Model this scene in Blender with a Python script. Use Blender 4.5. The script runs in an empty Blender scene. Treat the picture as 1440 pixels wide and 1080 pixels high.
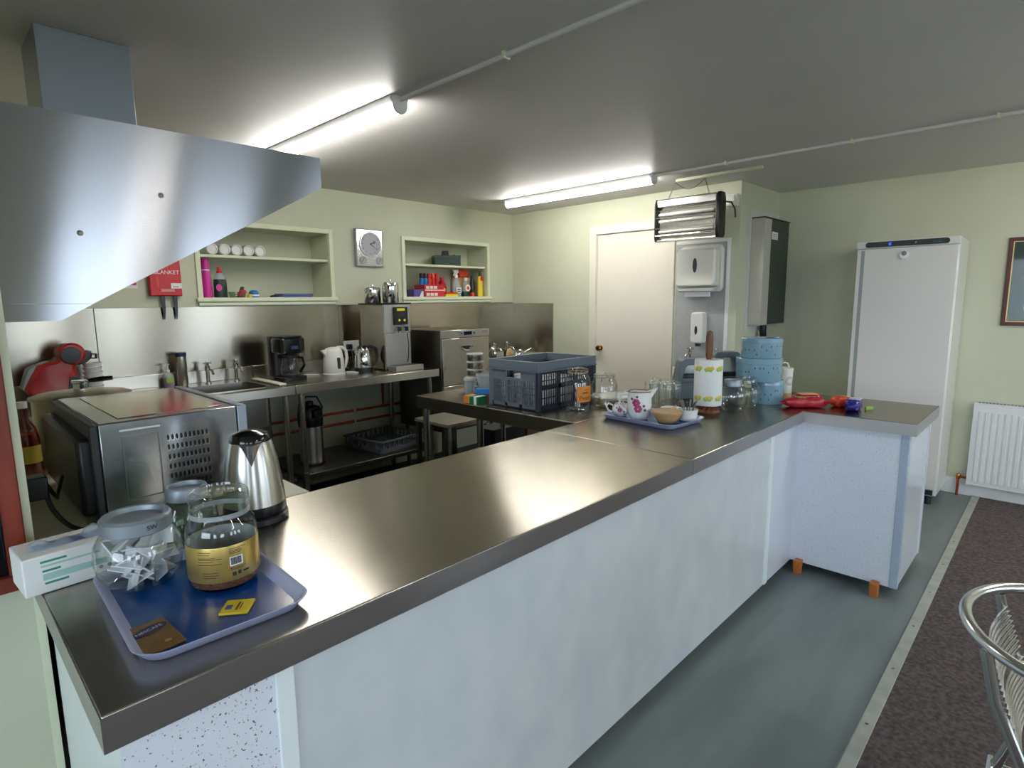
import bpy, bmesh, math, random
from mathutils import Vector, Matrix
random.seed(7)
S = bpy.context.scene
COL = S.collection
PI = math.pi
R = math.radians

# ---------------------------------------------------------------- camera
cam_d = bpy.data.cameras.new('camera')
cam = bpy.data.objects.new('camera', cam_d)
COL.objects.link(cam)
YAW, PITCH, ROLL = 0.80383578, -0.1449657, -0.01067196
fw = Vector((math.sin(YAW) * math.cos(PITCH), math.cos(YAW) * math.cos(PITCH), math.sin(PITCH)))
rt = Vector((math.cos(YAW), -math.sin(YAW), 0))
up = rt.cross(fw)
r2 = rt * math.cos(ROLL) + up * math.sin(ROLL)
u2 = -rt * math.sin(ROLL) + up * math.cos(ROLL)
cam.matrix_world = Matrix(((r2.x, u2.x, -fw.x, 0), (r2.y, u2.y, -fw.y, 0), (r2.z, u2.z, -fw.z, 1.5), (0, 0, 0, 1)))
cam_d.sensor_width = 36
cam_d.lens = 810.7 / 1440 * 36
cam_d.clip_start = 0.02
S.camera = cam

# ---------------------------------------------------------------- world, exposure
SKY_STRENGTH = 10.5
LED_STRENGTH = 46.0
W = bpy.data.worlds.new('overcast_sky')
S.world = W
W.use_nodes = True
bg = W.node_tree.nodes['Background']
bg.inputs[0].default_value = (0.73, 0.845, 1.0, 1)
bg.inputs[1].default_value = SKY_STRENGTH
S.view_settings.view_transform = 'Standard'
S.view_settings.look = 'None'
S.view_settings.exposure = 0.09
S.view_settings.gamma = 1.0
S.view_settings.use_curve_mapping = False
try:
    S.cycles.transparent_max_bounces = 24
    S.cycles.max_bounces = 10
    S.cycles.diffuse_bounces = 5
    S.cycles.glossy_bounces = 5
    S.cycles.sample_clamp_indirect = 6.0
    S.cycles.use_denoising = True
    S.cycles.caustics_reflective = False
    S.cycles.caustics_refractive = False
except Exception:
    pass

# ---------------------------------------------------------------- materials
def lin(c):
    return tuple((x / 255 / 12.92 if x / 255 <= 0.04045 else ((x / 255 + 0.055) / 1.055) ** 2.4) for x in c) + (1,)

MATS = {}
def mat(name, rgb, rough=0.5, metal=0.0, var=0.0, vscale=8.0, bump=0.0, bscale=60.0, spec=0.5, coat=0.0,
        trans=0.0, alpha=1.0, emit=None, estr=0.0, aniso=0.0, tangent=None, rvar=0.0, stretch=(1, 1, 1), rgb2=None):
    m = bpy.data.materials.new(name)
    m.use_nodes = True
    nt = m.node_tree
    b = nt.nodes['Principled BSDF']
    I = b.inputs
    I['Base Color'].default_value = lin(rgb)
    I['Roughness'].default_value = rough
    I['Metallic'].default_value = metal
    I['Specular IOR Level'].default_value = spec
    if coat: I['Coat Weight'].default_value = coat; I['Coat Roughness'].default_value = 0.08
    if trans: I['Transmission Weight'].default_value = trans
    if alpha < 1: I['Alpha'].default_value = alpha
    if emit: I['Emission Color'].default_value = lin(emit); I['Emission Strength'].default_value = estr
    if aniso:
        I['Anisotropic'].default_value = aniso
        if tangent == 'radial':
            t = nt.nodes.new('ShaderNodeTangent'); t.direction_type = 'RADIAL'; t.axis = 'Z'
            I['Anisotropic Rotation'].default_value = 0.25
            nt.links.new(t.outputs[0], I['Tangent'])
        elif tangent:
            t = nt.nodes.new('ShaderNodeCombineXYZ')
            for k in range(3): t.inputs[k].default_value = tangent[k]
            nt.links.new(t.outputs[0], I['Tangent'])
    if var or bump or rvar or rgb2:
        tc = nt.nodes.new('ShaderNodeTexCoord')
        mp = nt.nodes.new('ShaderNodeMapping'); mp.inputs['Scale'].default_value = stretch
        nt.links.new(tc.outputs['Object'], mp.inputs[0])
        n = nt.nodes.new('ShaderNodeTexNoise'); n.inputs['Scale'].default_value = vscale; n.inputs['Detail'].default_value = 5
        nt.links.new(mp.outputs[0], n.inputs['Vector'])
        if var or rgb2:
            mx = nt.nodes.new('ShaderNodeMix'); mx.data_type = 'RGBA'
            ra = nt.nodes.new('ShaderNodeMapRange'); ra.inputs['From Min'].default_value = 0.35; ra.inputs['From Max'].default_value = 0.65
            nt.links.new(n.outputs[0], ra.inputs[0]); nt.links.new(ra.outputs[0], mx.inputs[0])
            c = lin(rgb)
            mx.inputs['A'].default_value = tuple(x * (1 - var) for x in c[:3]) + (1,)
            mx.inputs['B'].default_value = lin(rgb2) if rgb2 else tuple(min(1, x * (1 + var)) for x in c[:3]) + (1,)
            nt.links.new(mx.outputs['Result'], I['Base Color'])
        if rvar:
            rr = nt.nodes.new('ShaderNodeMapRange')
            rr.inputs['From Min'].default_value = 0.3; rr.inputs['From Max'].default_value = 0.7
            rr.inputs['To Min'].default_value = max(0.02, rough - rvar); rr.inputs['To Max'].default_value = rough + rvar
            nt.links.new(n.outputs[0], rr.inputs[0]); nt.links.new(rr.outputs[0], I['Roughness'])
        if bump:
            n2 = nt.nodes.new('ShaderNodeTexNoise'); n2.inputs['Scale'].default_value = bscale; n2.inputs['Detail'].default_value = 3
            nt.links.new(mp.outputs[0], n2.inputs['Vector'])
            bp = nt.nodes.new('ShaderNodeBump'); bp.inputs['Strength'].default_value = bump; bp.inputs['Distance'].default_value = 0.01
            nt.links.new(n2.outputs[0], bp.inputs['Height']); nt.links.new(bp.outputs[0], I['Normal'])
    MATS[name] = m
    return m

def glass_mat(name, tint=(250, 252, 251), gain=1.0, base=0.075):
    """thin-walled clear glass: see-through with fresnel reflections"""
    m = bpy.data.materials.new(name); m.use_nodes = True
    nt = m.node_tree; nt.nodes.remove(nt.nodes['Principled BSDF'])
    out = nt.nodes['Material Output']
    tr = nt.nodes.new('ShaderNodeBsdfTransparent'); tr.inputs[0].default_value = lin(tint)
    gl = nt.nodes.new('ShaderNodeBsdfGlossy'); gl.inputs['Roughness'].default_value = 0.04
    fr0 = nt.nodes.new('ShaderNodeLayerWeight'); fr0.inputs[0].default_value = 0.5
    fr = nt.nodes.new('ShaderNodeMath'); fr.operation = 'POWER'; fr.inputs[1].default_value = 3.0
    nt.links.new(fr0.outputs['Facing'], fr.inputs[0])
    ml = nt.nodes.new('ShaderNodeMath'); ml.operation = 'MULTIPLY_ADD'; ml.inputs[1].default_value = 0.85 * gain; ml.inputs[2].default_value = base
    ml.use_clamp = True
    mx = nt.nodes.new('ShaderNodeMixShader')
    nt.links.new(fr.outputs[0], ml.inputs[0]); nt.links.new(ml.outputs[0], mx.inputs[0])
    nt.links.new(tr.outputs[0], mx.inputs[1]); nt.links.new(gl.outputs[0], mx.inputs[2])
    nt.links.new(mx.outputs[0], out.inputs[0])
    MATS[name] = m
    return m

def brushed(name, rgb, rough, aniso, tangent, rvar=0.03, wave=0.0, wscale=2.2):
    """brushed sheet steel: the grain stretches reflections along the tangent"""
    m = bpy.data.materials.new(name); m.use_nodes = True
    nt = m.node_tree; nt.nodes.remove(nt.nodes['Principled BSDF'])
    g = nt.nodes.new('ShaderNodeBsdfAnisotropic'); g.distribution = 'GGX'
    g.inputs['Anisotropy'].default_value = -aniso
    t = nt.nodes.new('ShaderNodeCombineXYZ')
    for k in range(3): t.inputs[k].default_value = tangent[k]
    nt.links.new(t.outputs[0], g.inputs['Tangent'])
    tc = nt.nodes.new('ShaderNodeTexCoord')
    n = nt.nodes.new('ShaderNodeTexNoise'); n.inputs['Scale'].default_value = 7; n.inputs['Detail'].default_value = 6
    nt.links.new(tc.outputs['Object'], n.inputs['Vector'])
    rr = nt.nodes.new('ShaderNodeMapRange'); rr.inputs['From Min'].default_value = .3; rr.inputs['From Max'].default_value = .7
    rr.inputs['To Min'].default_value = rough - rvar; rr.inputs['To Max'].default_value = rough + rvar
    nt.links.new(n.outputs[0], rr.inputs[0]); nt.links.new(rr.outputs[0], g.inputs['Roughness'])
    mx = nt.nodes.new('ShaderNodeMix'); mx.data_type = 'RGBA'; c = lin(rgb)
    mx.inputs['A'].default_value = tuple(x * .93 for x in c[:3]) + (1,); mx.inputs['B'].default_value = c
    nt.links.new(n.outputs[0], mx.inputs[0]); nt.links.new(mx.outputs['Result'], g.inputs['Color'])
    if wave:
        n2 = nt.nodes.new('ShaderNodeTexNoise'); n2.inputs['Scale'].default_value = wscale; n2.inputs['Detail'].default_value = 1
        nt.links.new(tc.outputs['Object'], n2.inputs['Vector'])
        bp = nt.nodes.new('ShaderNodeBump'); bp.inputs['Strength'].default_value = wave; bp.inputs['Distance'].default_value = 0.01
        nt.links.new(n2.outputs[0], bp.inputs['Height']); nt.links.new(bp.outputs[0], g.inputs['Normal'])
    nt.links.new(g.outputs[0], nt.nodes['Material Output'].inputs[0])
    MATS[name] = m
    return m

def speckle_mat(name, base, dark, scale, thr, rough=0.35):
    m = mat(name, base, rough)
    nt = m.node_tree; b = nt.nodes['Principled BSDF']
    tc = nt.nodes.new('ShaderNodeTexCoord')
    mp = nt.nodes.new('ShaderNodeMapping'); mp.inputs['Scale'].default_value = (1.0, 1.0, 0.8); mp.inputs['Rotation'].default_value = (0.5, 0.6, 0.7)
    nt.links.new(tc.outputs['Object'], mp.inputs[0])
    n0 = nt.nodes.new('ShaderNodeTexNoise'); n0.inputs['Scale'].default_value = scale; n0.inputs['Detail'].default_value = 1.5
    nt.links.new(mp.outputs[0], n0.inputs['Vector'])
    r = nt.nodes.new('ShaderNodeMapRange'); r.inputs['From Min'].default_value = thr; r.inputs['From Max'].default_value = thr + 0.06
    nt.links.new(n0.outputs[0], r.inputs[0])
    mx = nt.nodes.new('ShaderNodeMix'); mx.data_type = 'RGBA'
    mx.inputs['A'].default_value = lin(base); mx.inputs['B'].default_value = lin(dark)
    nt.links.new(r.outputs[0], mx.inputs[0]); nt.links.new(mx.outputs['Result'], b.inputs['Base Color'])
    return m

# ---------------------------------------------------------------- mesh builder
class MB:
    def __init__(s):
        s.v = []; s.f = []
    def add(s, vs, fs, M=None):
        o = len(s.v)
        for p in vs:
            p = Vector(p)
            s.v.append(tuple(M @ p) if M is not None else tuple(p))
        s.f += [tuple(i + o for i in f) for f in fs]
        return s
    def box(s, x0, x1, y0, y1, z0, z1, M=None):
        vs = [(x0, y0, z0), (x1, y0, z0), (x1, y1, z0), (x0, y1, z0), (x0, y0, z1), (x1, y0, z1), (x1, y1, z1), (x0, y1, z1)]
        return s.add(vs, [(0, 3, 2, 1), (4, 5, 6, 7), (0, 1, 5, 4), (1, 2, 6, 5), (2, 3, 7, 6), (3, 0, 4, 7)], M)
    def cbox(s, cx, cy, cz, dx, dy, dz, M=None):
        return s.box(cx - dx / 2, cx + dx / 2, cy - dy / 2, cy + dy / 2, cz - dz / 2, cz + dz / 2, M)
    def prism(s, pts, a, b, axis='z', M=None):
        n = len(pts)
        def P(p, h):
            return {'z': (p[0], p[1], h), 'y': (p[0], h, p[1]), 'x': (h, p[0], p[1])}[axis]
        vs = [P(p, a) for p in pts] + [P(p, b) for p in pts]
        fs = [tuple(range(n))[::-1], tuple(range(n, 2 * n))] + [(i, (i + 1) % n, (i + 1) % n + n, i + n) for i in range(n)]
        return s.add(vs, fs, M)
    def ringprism(s, outer, inner, a, b, axis='z', M=None):
        n = len(outer)
        def P(p, h):
            return {'z': (p[0], p[1], h), 'y': (p[0], h, p[1]), 'x': (h, p[0], p[1])}[axis]
        vs = [P(p, a) for p in outer] + [P(p, a) for p in inner] + [P(p, b) for p in outer] + [P(p, b) for p in inner]
        fs = []
        for i in range(n):
            j = (i + 1) % n
            fs += [(i, j, j + n, i + n), (i + 2 * n, i + 3 * n, j + 3 * n, j + 2 * n), (i, i + 2 * n, j + 2 * n, j), (i + n, j + n, j + 3 * n, i + 3 * n)]
        return s.add(vs, fs, M)
    def lathe(s, prof, seg=32, c=(0, 0, 0), axis='z', cap0=True, cap1=True, M=None, sx=1.0, sy=1.0):
        vs = []; fs = []; n = len(prof)
        for k in range(seg):
            a = 2 * PI * k / seg; ca, sa = math.cos(a), math.sin(a)
            for r, h in prof:
                p = (r * ca * sx, r * sa * sy, h)
                if axis == 'x': p = (h, r * ca, r * sa)
                if axis == 'y': p = (r * ca, h, r * sa)
                vs.append((p[0] + c[0], p[1] + c[1], p[2] + c[2]))
        for k in range(seg):
            k2 = (k + 1) % seg
            for i in range(n - 1):
                fs.append((k * n + i, k2 * n + i, k2 * n + i + 1, k * n + i + 1))
        if cap0 and prof[0][0] > 1e-6: fs.append(tuple(k * n for k in range(seg))[::-1])
        if cap1 and prof[-1][0] > 1e-6: fs.append(tuple(k * n + n - 1 for k in range(seg)))
        return s.add(vs, fs, M)
    def cyl(s, c, r, h, seg=20, axis='z', M=None):
        return s.lathe([(r, 0), (r, h)], seg, c, axis, M=M)
    def tube(s, path, r, seg=10, closed=False, M=None):
        P = [Vector(p) for p in path]; n = len(P); vs = []; fs = []
        rr = r if isinstance(r, (list, tuple)) else [r] * n
        prev = None
        for i in range(n):
            if closed: t = P[(i + 1) % n] - P[i - 1]
            else: t = P[min(i + 1, n - 1)] - P[max(i - 1, 0)]
            t.normalize()
            if prev is None:
                a = Vector((0, 0, 1)) if abs(t.z) < 0.9 else Vector((1, 0, 0))
                nrm = t.cross(a).normalized()
            else:
                nrm = (prev - t * prev.dot(t)).normalized()
            prev = nrm; bn = t.cross(nrm)
            for k in range(seg):
                a = 2 * PI * k / seg
                vs.append(P[i] + (nrm * math.cos(a) + bn * math.sin(a)) * rr[i])
        for i in range(n if closed else n - 1):
            j = (i + 1) % n
            for k in range(seg):
                k2 = (k + 1) % seg
                fs.append((i * seg + k, i * seg + k2, j * seg + k2, j * seg + k))
        if not closed:
            fs.append(tuple(range(seg))[::-1]); fs.append(tuple((n - 1) * seg + k for k in range(seg)))
        return s.add(vs, fs, M)
    def ball(s, c, r, seg=16, rings=8, M=None, sx=1, sy=1, sz=1):
        prof = [(r * math.sin(PI * i / rings), -r * math.cos(PI * i / rings) * sz) for i in range(rings + 1)]
        return s.lathe(prof, seg, c, 'z', False, False, M, sx, sy)
    def build(s, name, m, parent=None, loc=None, rz=0.0, bevel=0.0, angle=35, flat=False):
        me = bpy.data.meshes.new(name)
        me.from_pydata(s.v, [], s.f); me.update()
        bm = bmesh.new(); bm.from_mesh(me)
        bmesh.ops.remove_doubles(bm, verts=bm.verts, dist=1e-6)
        bmesh.ops.recalc_face_normals(bm, faces=bm.faces)
        bm.to_mesh(me); bm.free()
        me.materials.append(MATS[m] if isinstance(m, str) else m)
        if not flat:
            me.polygons.foreach_set('use_smooth', [True] * len(me.polygons))
            me.set_sharp_from_angle(angle=R(angle))
        o = bpy.data.objects.new(name, me); COL.objects.link(o)
        if parent is not None: o.parent = parent
        if loc is not None: o.location = loc
        o.rotation_euler.z = rz
        if bevel:
            b = o.modifiers.new('bevel', 'BEVEL'); b.width = bevel; b.segments = 2; b.limit_method = 'ANGLE'; b.angle_limit = R(40)
            b.harden_normals = False
        return o

def rrect(w, d, r, seg=5, cx=0, cy=0):
    pts = []
    for sx, sy, a0 in ((1, 1, 0), (-1, 1, 90), (-1, -1, 180), (1, -1, 270)):
        for k in range(seg + 1):
            a = R(a0 + 90 * k / seg)
            pts.append((cx + sx * (w / 2 - r) + r * math.cos(a), cy + sy * (d / 2 - r) + r * math.sin(a)))
    return pts

def thing(name, label, cat, loc=(0, 0, 0), rz=0.0, group=None):
    o = bpy.data.objects.new(name, None); COL.objects.link(o)
    o.empty_display_size = 0.05
    o.location = loc; o.rotation_euler.z = rz
    o['label'] = label; o['category'] = cat
    if group: o['group'] = group
    return o
def tag(o, label, cat, group=None):
    o['label'] = label; o['category'] = cat
    if group: o['group'] = group
    return o
def struct(o, label=None):
    o['kind'] = 'structure'
    if label: o['label'] = label
    return o
def dup(root, loc, rz=None, label=None, group=None):
    c = root.copy(); COL.objects.link(c); c.location = loc
    if rz is not None: c.rotation_euler.z = rz
    if label: c['label'] = label
    if group: c['group'] = group
    for ch in list(root.children):
        d = ch.copy(); COL.objects.link(d); d.parent = c
        for g in list(ch.children):
            e = g.copy(); COL.objects.link(e); e.parent = d
    return c
def text(body, size, m, parent, loc, rot, name='lettering', align='CENTER', wrap=None, sx=1.0):
    """flat print: letters as thin mesh; wrap=radius bends them round a vertical cylinder"""
    cu = bpy.data.curves.new(name, 'FONT'); cu.body = body; cu.size = size; cu.align_x = align; cu.align_y = 'CENTER'
    t = bpy.data.objects.new('tmp', cu); COL.objects.link(t)
    bpy.context.view_layer.update()
    me = bpy.data.meshes.new_from_object(t.evaluated_get(bpy.context.evaluated_depsgraph_get()))
    bpy.data.objects.remove(t)
    for v in me.vertices:
        v.co.x *= sx
        if wrap:
            a = v.co.x / wrap
            v.co = Vector((wrap * math.sin(a), v.co.y, wrap * math.cos(a) - wrap))
    me.materials.clear(); me.materials.append(MATS[m])
    o = bpy.data.objects.new(name, me); COL.objects.link(o); o.parent = parent; o.location = loc; o.rotation_euler = rot
    return o

# colours and surfaces
mat('wall', (203, 205, 180), 0.55, var=0.03, vscale=3, bump=0.04, bscale=180)
mat('wall_trim', (226, 230, 200), 0.4)
mat('door_paint', (226, 220, 205), 0.4, var=0.015, vscale=4)
mat('ceiling', (228, 225, 221), 0.5, spec=0.35, var=0.02, vscale=2, bump=0.03, bscale=20)
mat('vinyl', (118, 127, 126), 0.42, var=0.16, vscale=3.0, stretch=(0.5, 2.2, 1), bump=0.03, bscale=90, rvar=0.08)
mat('carpet', (100, 90, 88), 0.95, var=0.32, vscale=60, bump=0.6, bscale=260, spec=0.1)
mat('strip', (168, 170, 160), 0.45, var=0.1, vscale=15)
STEEL = (196, 190, 178)
brushed('steel_top', (188, 182, 170), 0.245, 0.51, (0, 1, 1), 0.018)
brushed('steel_side', STEEL, 0.28, 0.4, (0, .3, 1), 0.008)
brushed('steel_hood', (172, 172, 176), 0.2, 0.66, (.2, .2, 1), 0.003, 0.16, 2.4)
brushed('steel_splash', (172, 164, 149), 0.22, 0.48, (.1, .1, 1), 0.004, 0.1, 2.5)
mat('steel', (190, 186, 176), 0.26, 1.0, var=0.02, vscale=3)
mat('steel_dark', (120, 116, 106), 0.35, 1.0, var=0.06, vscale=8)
mat('steel_kettle', (205, 202, 196), 0.3, 1.0, aniso=0.75, tangent='radial')
mat('chrome', (225, 225, 225), 0.07, 1.0)
mat('alu', (212, 212, 210), 0.2, 1.0)
mat('zinc', (150, 158, 166), 0.45, 0.6)
mat('marble', (214, 217, 218), 0.24, var=0.035, vscale=7, rgb2=(200, 205, 208), stretch=(1, 1, 0.7))
speckle_mat('speckle', (224, 226, 234), (96, 96, 112), 210, 0.645, 0.3)
speckle_mat('speckle_fine', (222, 226, 236), (168, 172, 184), 260, 0.64, 0.22)
mat('panel_white', (214, 218, 226), 0.14)
mat('strip_white', (232, 238, 238), 0.3)
mat('trim_grey', (168, 182, 200), 0.3)
mat('foot_wood', (196, 112, 46), 0.45, var=0.12, vscale=30)
mat('red_wood', (128, 48, 30), 0.4, var=0.22, vscale=6, stretch=(6, 6, 0.8))
mat('brown_wood', (116, 74, 46), 0.45, var=0.2, vscale=25, stretch=(3, 3, 0.5))
mat('dark_glass', (14, 16, 22), 0.06)
mat('black', (14, 14, 16), 0.35)
mat('black_gloss', (10, 10, 12), 0.12)
mat('charcoal', (40, 42, 44), 0.45)
mat('black_navy', (20, 23, 34), 0.3)
mat('white', (238, 238, 236), 0.4)
mat('white_gloss', (228, 230, 230), 0.12)
mat('fridge_white', (226, 224, 220), 0.16)
mat('ivory', (228, 226, 216), 0.3)
mat('cream_top', (226, 220, 200), 0.35, var=0.03, vscale=20)
mat('porcelain', (236, 236, 232), 0.12)
mat('paper', (238, 238, 234), 0.85, bump=0.1, bscale=120)
mat('red', (196, 30, 40), 0.4)
mat('red_gloss', (150, 10, 16), 0.12, coat=0.5)
mat('red_pack', (176, 24, 44), 0.22, var=0.25, vscale=30, bump=0.5, bscale=28)
mat('orange', (228, 140, 52), 0.5)
mat('orange_red', (216, 62, 30), 0.4)
mat('yellow', (236, 206, 36), 0.4)
mat('amber', (196, 150, 40), 0.2)
mat('green', (22, 104, 62), 0.4)
mat('green_dark', (22, 52, 38), 0.3)
mat('cabinet_green', (44, 60, 48), 0.4)
mat('low_table', (138, 133, 118), 0.4, 0.3)
mat('beige_metal', (196, 192, 178), 0.35, 0.2)
mat('blue', (36, 120, 190), 0.4)
mat('blue_tray', (0, 72, 150), 0.2, var=0.04, vscale=10)
mat('tray_rim', (186, 190, 222), 0.25)
mat('tin_blue', (128, 164, 182), 0.22, 0.0, coat=0.3)
mat('navy', (30, 40, 74), 0.45)
mat('violet', (84, 72, 140), 0.35)
mat('purple_pack', (50, 42, 130), 0.2, var=0.3, vscale=30, bump=0.5, bscale=30)
mat('pink', (206, 36, 150), 0.35)
mat('cloth_blue', (96, 100, 150), 0.9)
mat('cloth_pink', (140, 104, 108), 0.95, bump=0.4, bscale=30)
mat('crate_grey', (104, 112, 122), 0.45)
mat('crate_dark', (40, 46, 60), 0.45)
mat('caddy_grey', (108, 118, 128), 0.35)
mat('gold', (206, 178, 104), 0.3, 0.75, var=0.08, vscale=3, stretch=(6, 6, 0.1))
mat('brass', (180, 130, 70), 0.2, 1.0)
mat('copper', (170, 74, 40), 0.35, 0.6)
mat('sachet_brown', (146, 108, 54), 0.28, 0.4, var=0.1, vscale=30, bump=0.2, bscale=20)
mat('ink', (30, 28, 34), 0.5)
mat('ink_brown', (96, 52, 24), 0.5)
mat('ink_white', (235, 235, 235), 0.5)
mat('print_green', (60, 150, 124), 0.5)
mat('print_pale', (170, 206, 198), 0.5)
mat('print_grey', (150, 158, 158), 0.5)
mat('teal_dim', (66, 110, 116), 0.4)
mat('coffee', (104, 62, 34), 0.9, var=0.35, vscale=150, bump=0.6, bscale=200)
mat('sachet_paper', (226, 228, 230), 0.7, var=0.08, vscale=20)
mat('bowl_tan', (196, 156, 104), 0.25)
mat('rose', (176, 52, 104), 0.35)
mat('leaf', (70, 96, 72), 0.4)
mat('lemon', (222, 200, 80), 0.8)
mat('lime', (160, 190, 90), 0.8)
mat('sponge', (222, 176, 120), 0.9)
mat('pot_metal', (150, 142, 120), 0.28, 1.0, var=0.08, vscale=6)
mat('grey_print', (128, 128, 138), 0.5)
mat('clock_face', (176, 174, 180), 0.4)
mat('led', (255, 255, 255), 0.5, emit=(255, 252, 247), estr=LED_STRENGTH)
mat('lcd_blue', (20, 40, 160), 0.3, emit=(60, 90, 255), estr=1.2)
mat('lcd_yellow', (200, 190, 30), 0.4, emit=(220, 200, 40), estr=0.25)
mat('frosted', (200, 206, 208), 0.35, alpha=0.5)
mat('poly', (196, 214, 222), 0.18, alpha=0.42)
mat('translucent_white', (214, 214, 208), 0.3, alpha=0.75)
mat('ground', (172, 170, 160), 0.9)
mat('zinc_panel', (168, 170, 168), 0.5, var=0.05, vscale=30)
mat('panel_pale', (206, 208, 200), 0.45)
mat('caddy_pale', (190, 190, 184), 0.4)
mat('red_brown', (84, 34, 34), 0.4, var=0.15, vscale=8)
mat('picture_print', (190, 196, 176), 0.6, var=0.2, vscale=9, rgb2=(214, 210, 216))
mat('steel_lip', (188, 184, 182), 0.33, 1.0, var=0.04, vscale=5)
mat('oven_steel', (160, 162, 166), 0.2, 1.0, bump=0.12, bscale=5)
mat('oven_top', (196, 186, 168), 0.13, 1.0)
mat('boiler_front', (176, 174, 168), 0.4, 0.7)
mat('vinyl_shaded', (44, 50, 52), 0.5, var=0.15, vscale=4)  # vinyl darkened so the colour carries the kitchen shade
glass_mat('glass')
glass_mat('glass_green', (196, 214, 204))
glass_mat('window_glass', (250, 252, 252), gain=0.7)
glass_mat('picture_glass', gain=0.4, base=0.012)
glass_mat('glass_yellow', (240, 226, 150))
glass_mat('glass_amber', (200, 130, 40))
# ================================================================ the setting
XH, YW = -2.6, -4.0            # hall: side wall and window wall
XR, YB, XD, YS, ZC = 5.41, 4.41, 4.598, 1.93, 2.40
XK, YP = 0.146, 1.70           # kitchen side wall face, pier face
b = MB().box(XH - .15, XR + .15, .405, 1.42, -.05, 0).box(XD - .1, XR + .15, 1.42, YB + .5, -.05, 0).box(3.86, XD - .1, 1.42, 1.75, -.05, 0)
struct(MB().box(XK - .15, 3.86, 1.42, YB + .3, -.05, 0).box(3.86, XD - .1, 1.75, YB + .3, -.05, 0).build('floor_kitchen', 'vinyl_shaded'), 'vinyl floor behind the counter, coloured darker for shade')  # shade behind the counter is painted in as a darker floor
struct(b.build('floor', 'vinyl'), 'grey-green vinyl floor with darker streaks')
b = MB().box(XH - .15, XR + .15, YW - .15, .36, -.05, .006)
struct(b.build('floor_carpet', 'carpet'), 'dark brown-grey carpet of the hall')
b = MB().prism([(.356, 0), (.362, .009), (.403, .009), (.409, 0), (.409, -.02), (.356, -.02)], XH, XR, 'x')
o = struct(b.build('trim_1', 'strip'), 'pale metal carpet strip where carpet meets vinyl')
for k in range(12):
    x = .5 + k * .42
    MB().lathe([(0, .0015), (.005, .0008), (.006, 0)], 10, (x, .383, .009)).build('screw', 'steel_dark', o)
b = MB().box(XH - .15, XR + .15, YW - .15, YB + .5, ZC, ZC + .1)
struct(b.build('ceiling', 'ceiling'), 'plain satin-painted ceiling')

# back wall with two recessed niches
N1, N2, NZ0, NZ1, ND = (1.452, 2.437), (3.185, 4.215), 1.53, 2.045, 4.71
b = MB()
b.box(XK - .15, XD + .15, YB, ND, 0, NZ0).box(XK - .15, XD + .15, YB, ND, NZ1, ZC)
b.box(XK - .15, N1[0], YB, ND, NZ0, NZ1).box(N1[1], N2[0], YB, ND, NZ0, NZ1).box(N2[1], XD + .15, YB, ND, NZ0, NZ1)
b.box(XK - .15, XD + .15, ND, ND + .1, 0, ZC)
wall_back = struct(b.build('wall_back', 'wall', flat=True), 'pale green wall behind the sinks with two niches')
for (a, c) in (N1, N2):
    w = .034
    f = MB()
    f.box(a - w, a, YB - .014, YB + .004, NZ0 - .01, NZ1 + w).box(c, c + w, YB - .014, YB + .004, NZ0 - .01, NZ1 + w)
    f.box(a, c, YB - .014, YB + .004, NZ1, NZ1 + w)
    fo = f.build('niche_frame', 'wall_trim', wall_back, bevel=.003)
    MB().box(a - w - .012, c + w + .012, YB - .03, YB + .02, NZ0 - .022, NZ0 + .008).build('niche_sill', 'wall_trim', wall_back, bevel=.004)
    MB().box(a - w, c + w, YB - .018, YB, NZ0 - .05, NZ0 - .024).build('sill_moulding', 'wall_trim', wall_back, bevel=.004)
    MB().box(a, c - .0, YB + .025, ND, 1.822, 1.842).build('niche_shelf', 'wall_trim', wall_back, bevel=.002)
for (a, c) in ((XK, .804), (.808, 2.488), (2.492, XD)):
    MB().box(a, c, YB - .006, YB, .95, 1.474).build('splashback_panel', 'steel_splash', wall_back, bevel=.001)
    
# left kitchen wall, pier wall with the wooden window
b = MB().box(XK - .15, XK, YP + .12, YB, 0, ZC)
struct(b.build('wall_left', 'wall', flat=True))
b = MB().box(XH - .15, XK - .016, YP, YP + .12, 0, ZC)
struct(b.build('wall_pier', 'wall', flat=True), 'pale green wall at the end of the counter')
struct(MB().box(XK - .016, XK + .0005, YP - .002, YP + .12, 0, ZC).build('trim_2', 'wall_trim', flat=True), 'off-white corner bead at the wall end')
o = struct(MB().box(.094, .130, YP - .022, YP, .89, 2.1).build('window_1', 'red_wood', bevel=.003), 'dark window in a red-stained wooden frame')
MB().box(-.95, -.90, YP - .022, YP, .89, 2.1).build('stile', 'red_wood', o, bevel=.003)
MB().box(-.95, .130, YP - .024, YP, .853, .89).build('bottom_rail', 'red_wood', o, bevel=.003)
MB().box(-.95, .130, YP - .024, YP, 2.1, 2.14).build('top_rail', 'red_wood', o, bevel=.003)
MB().box(-.90, .094, YP - .008, YP - .002, .89, 2.1).build('pane', 'dark_glass', o)

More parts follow.
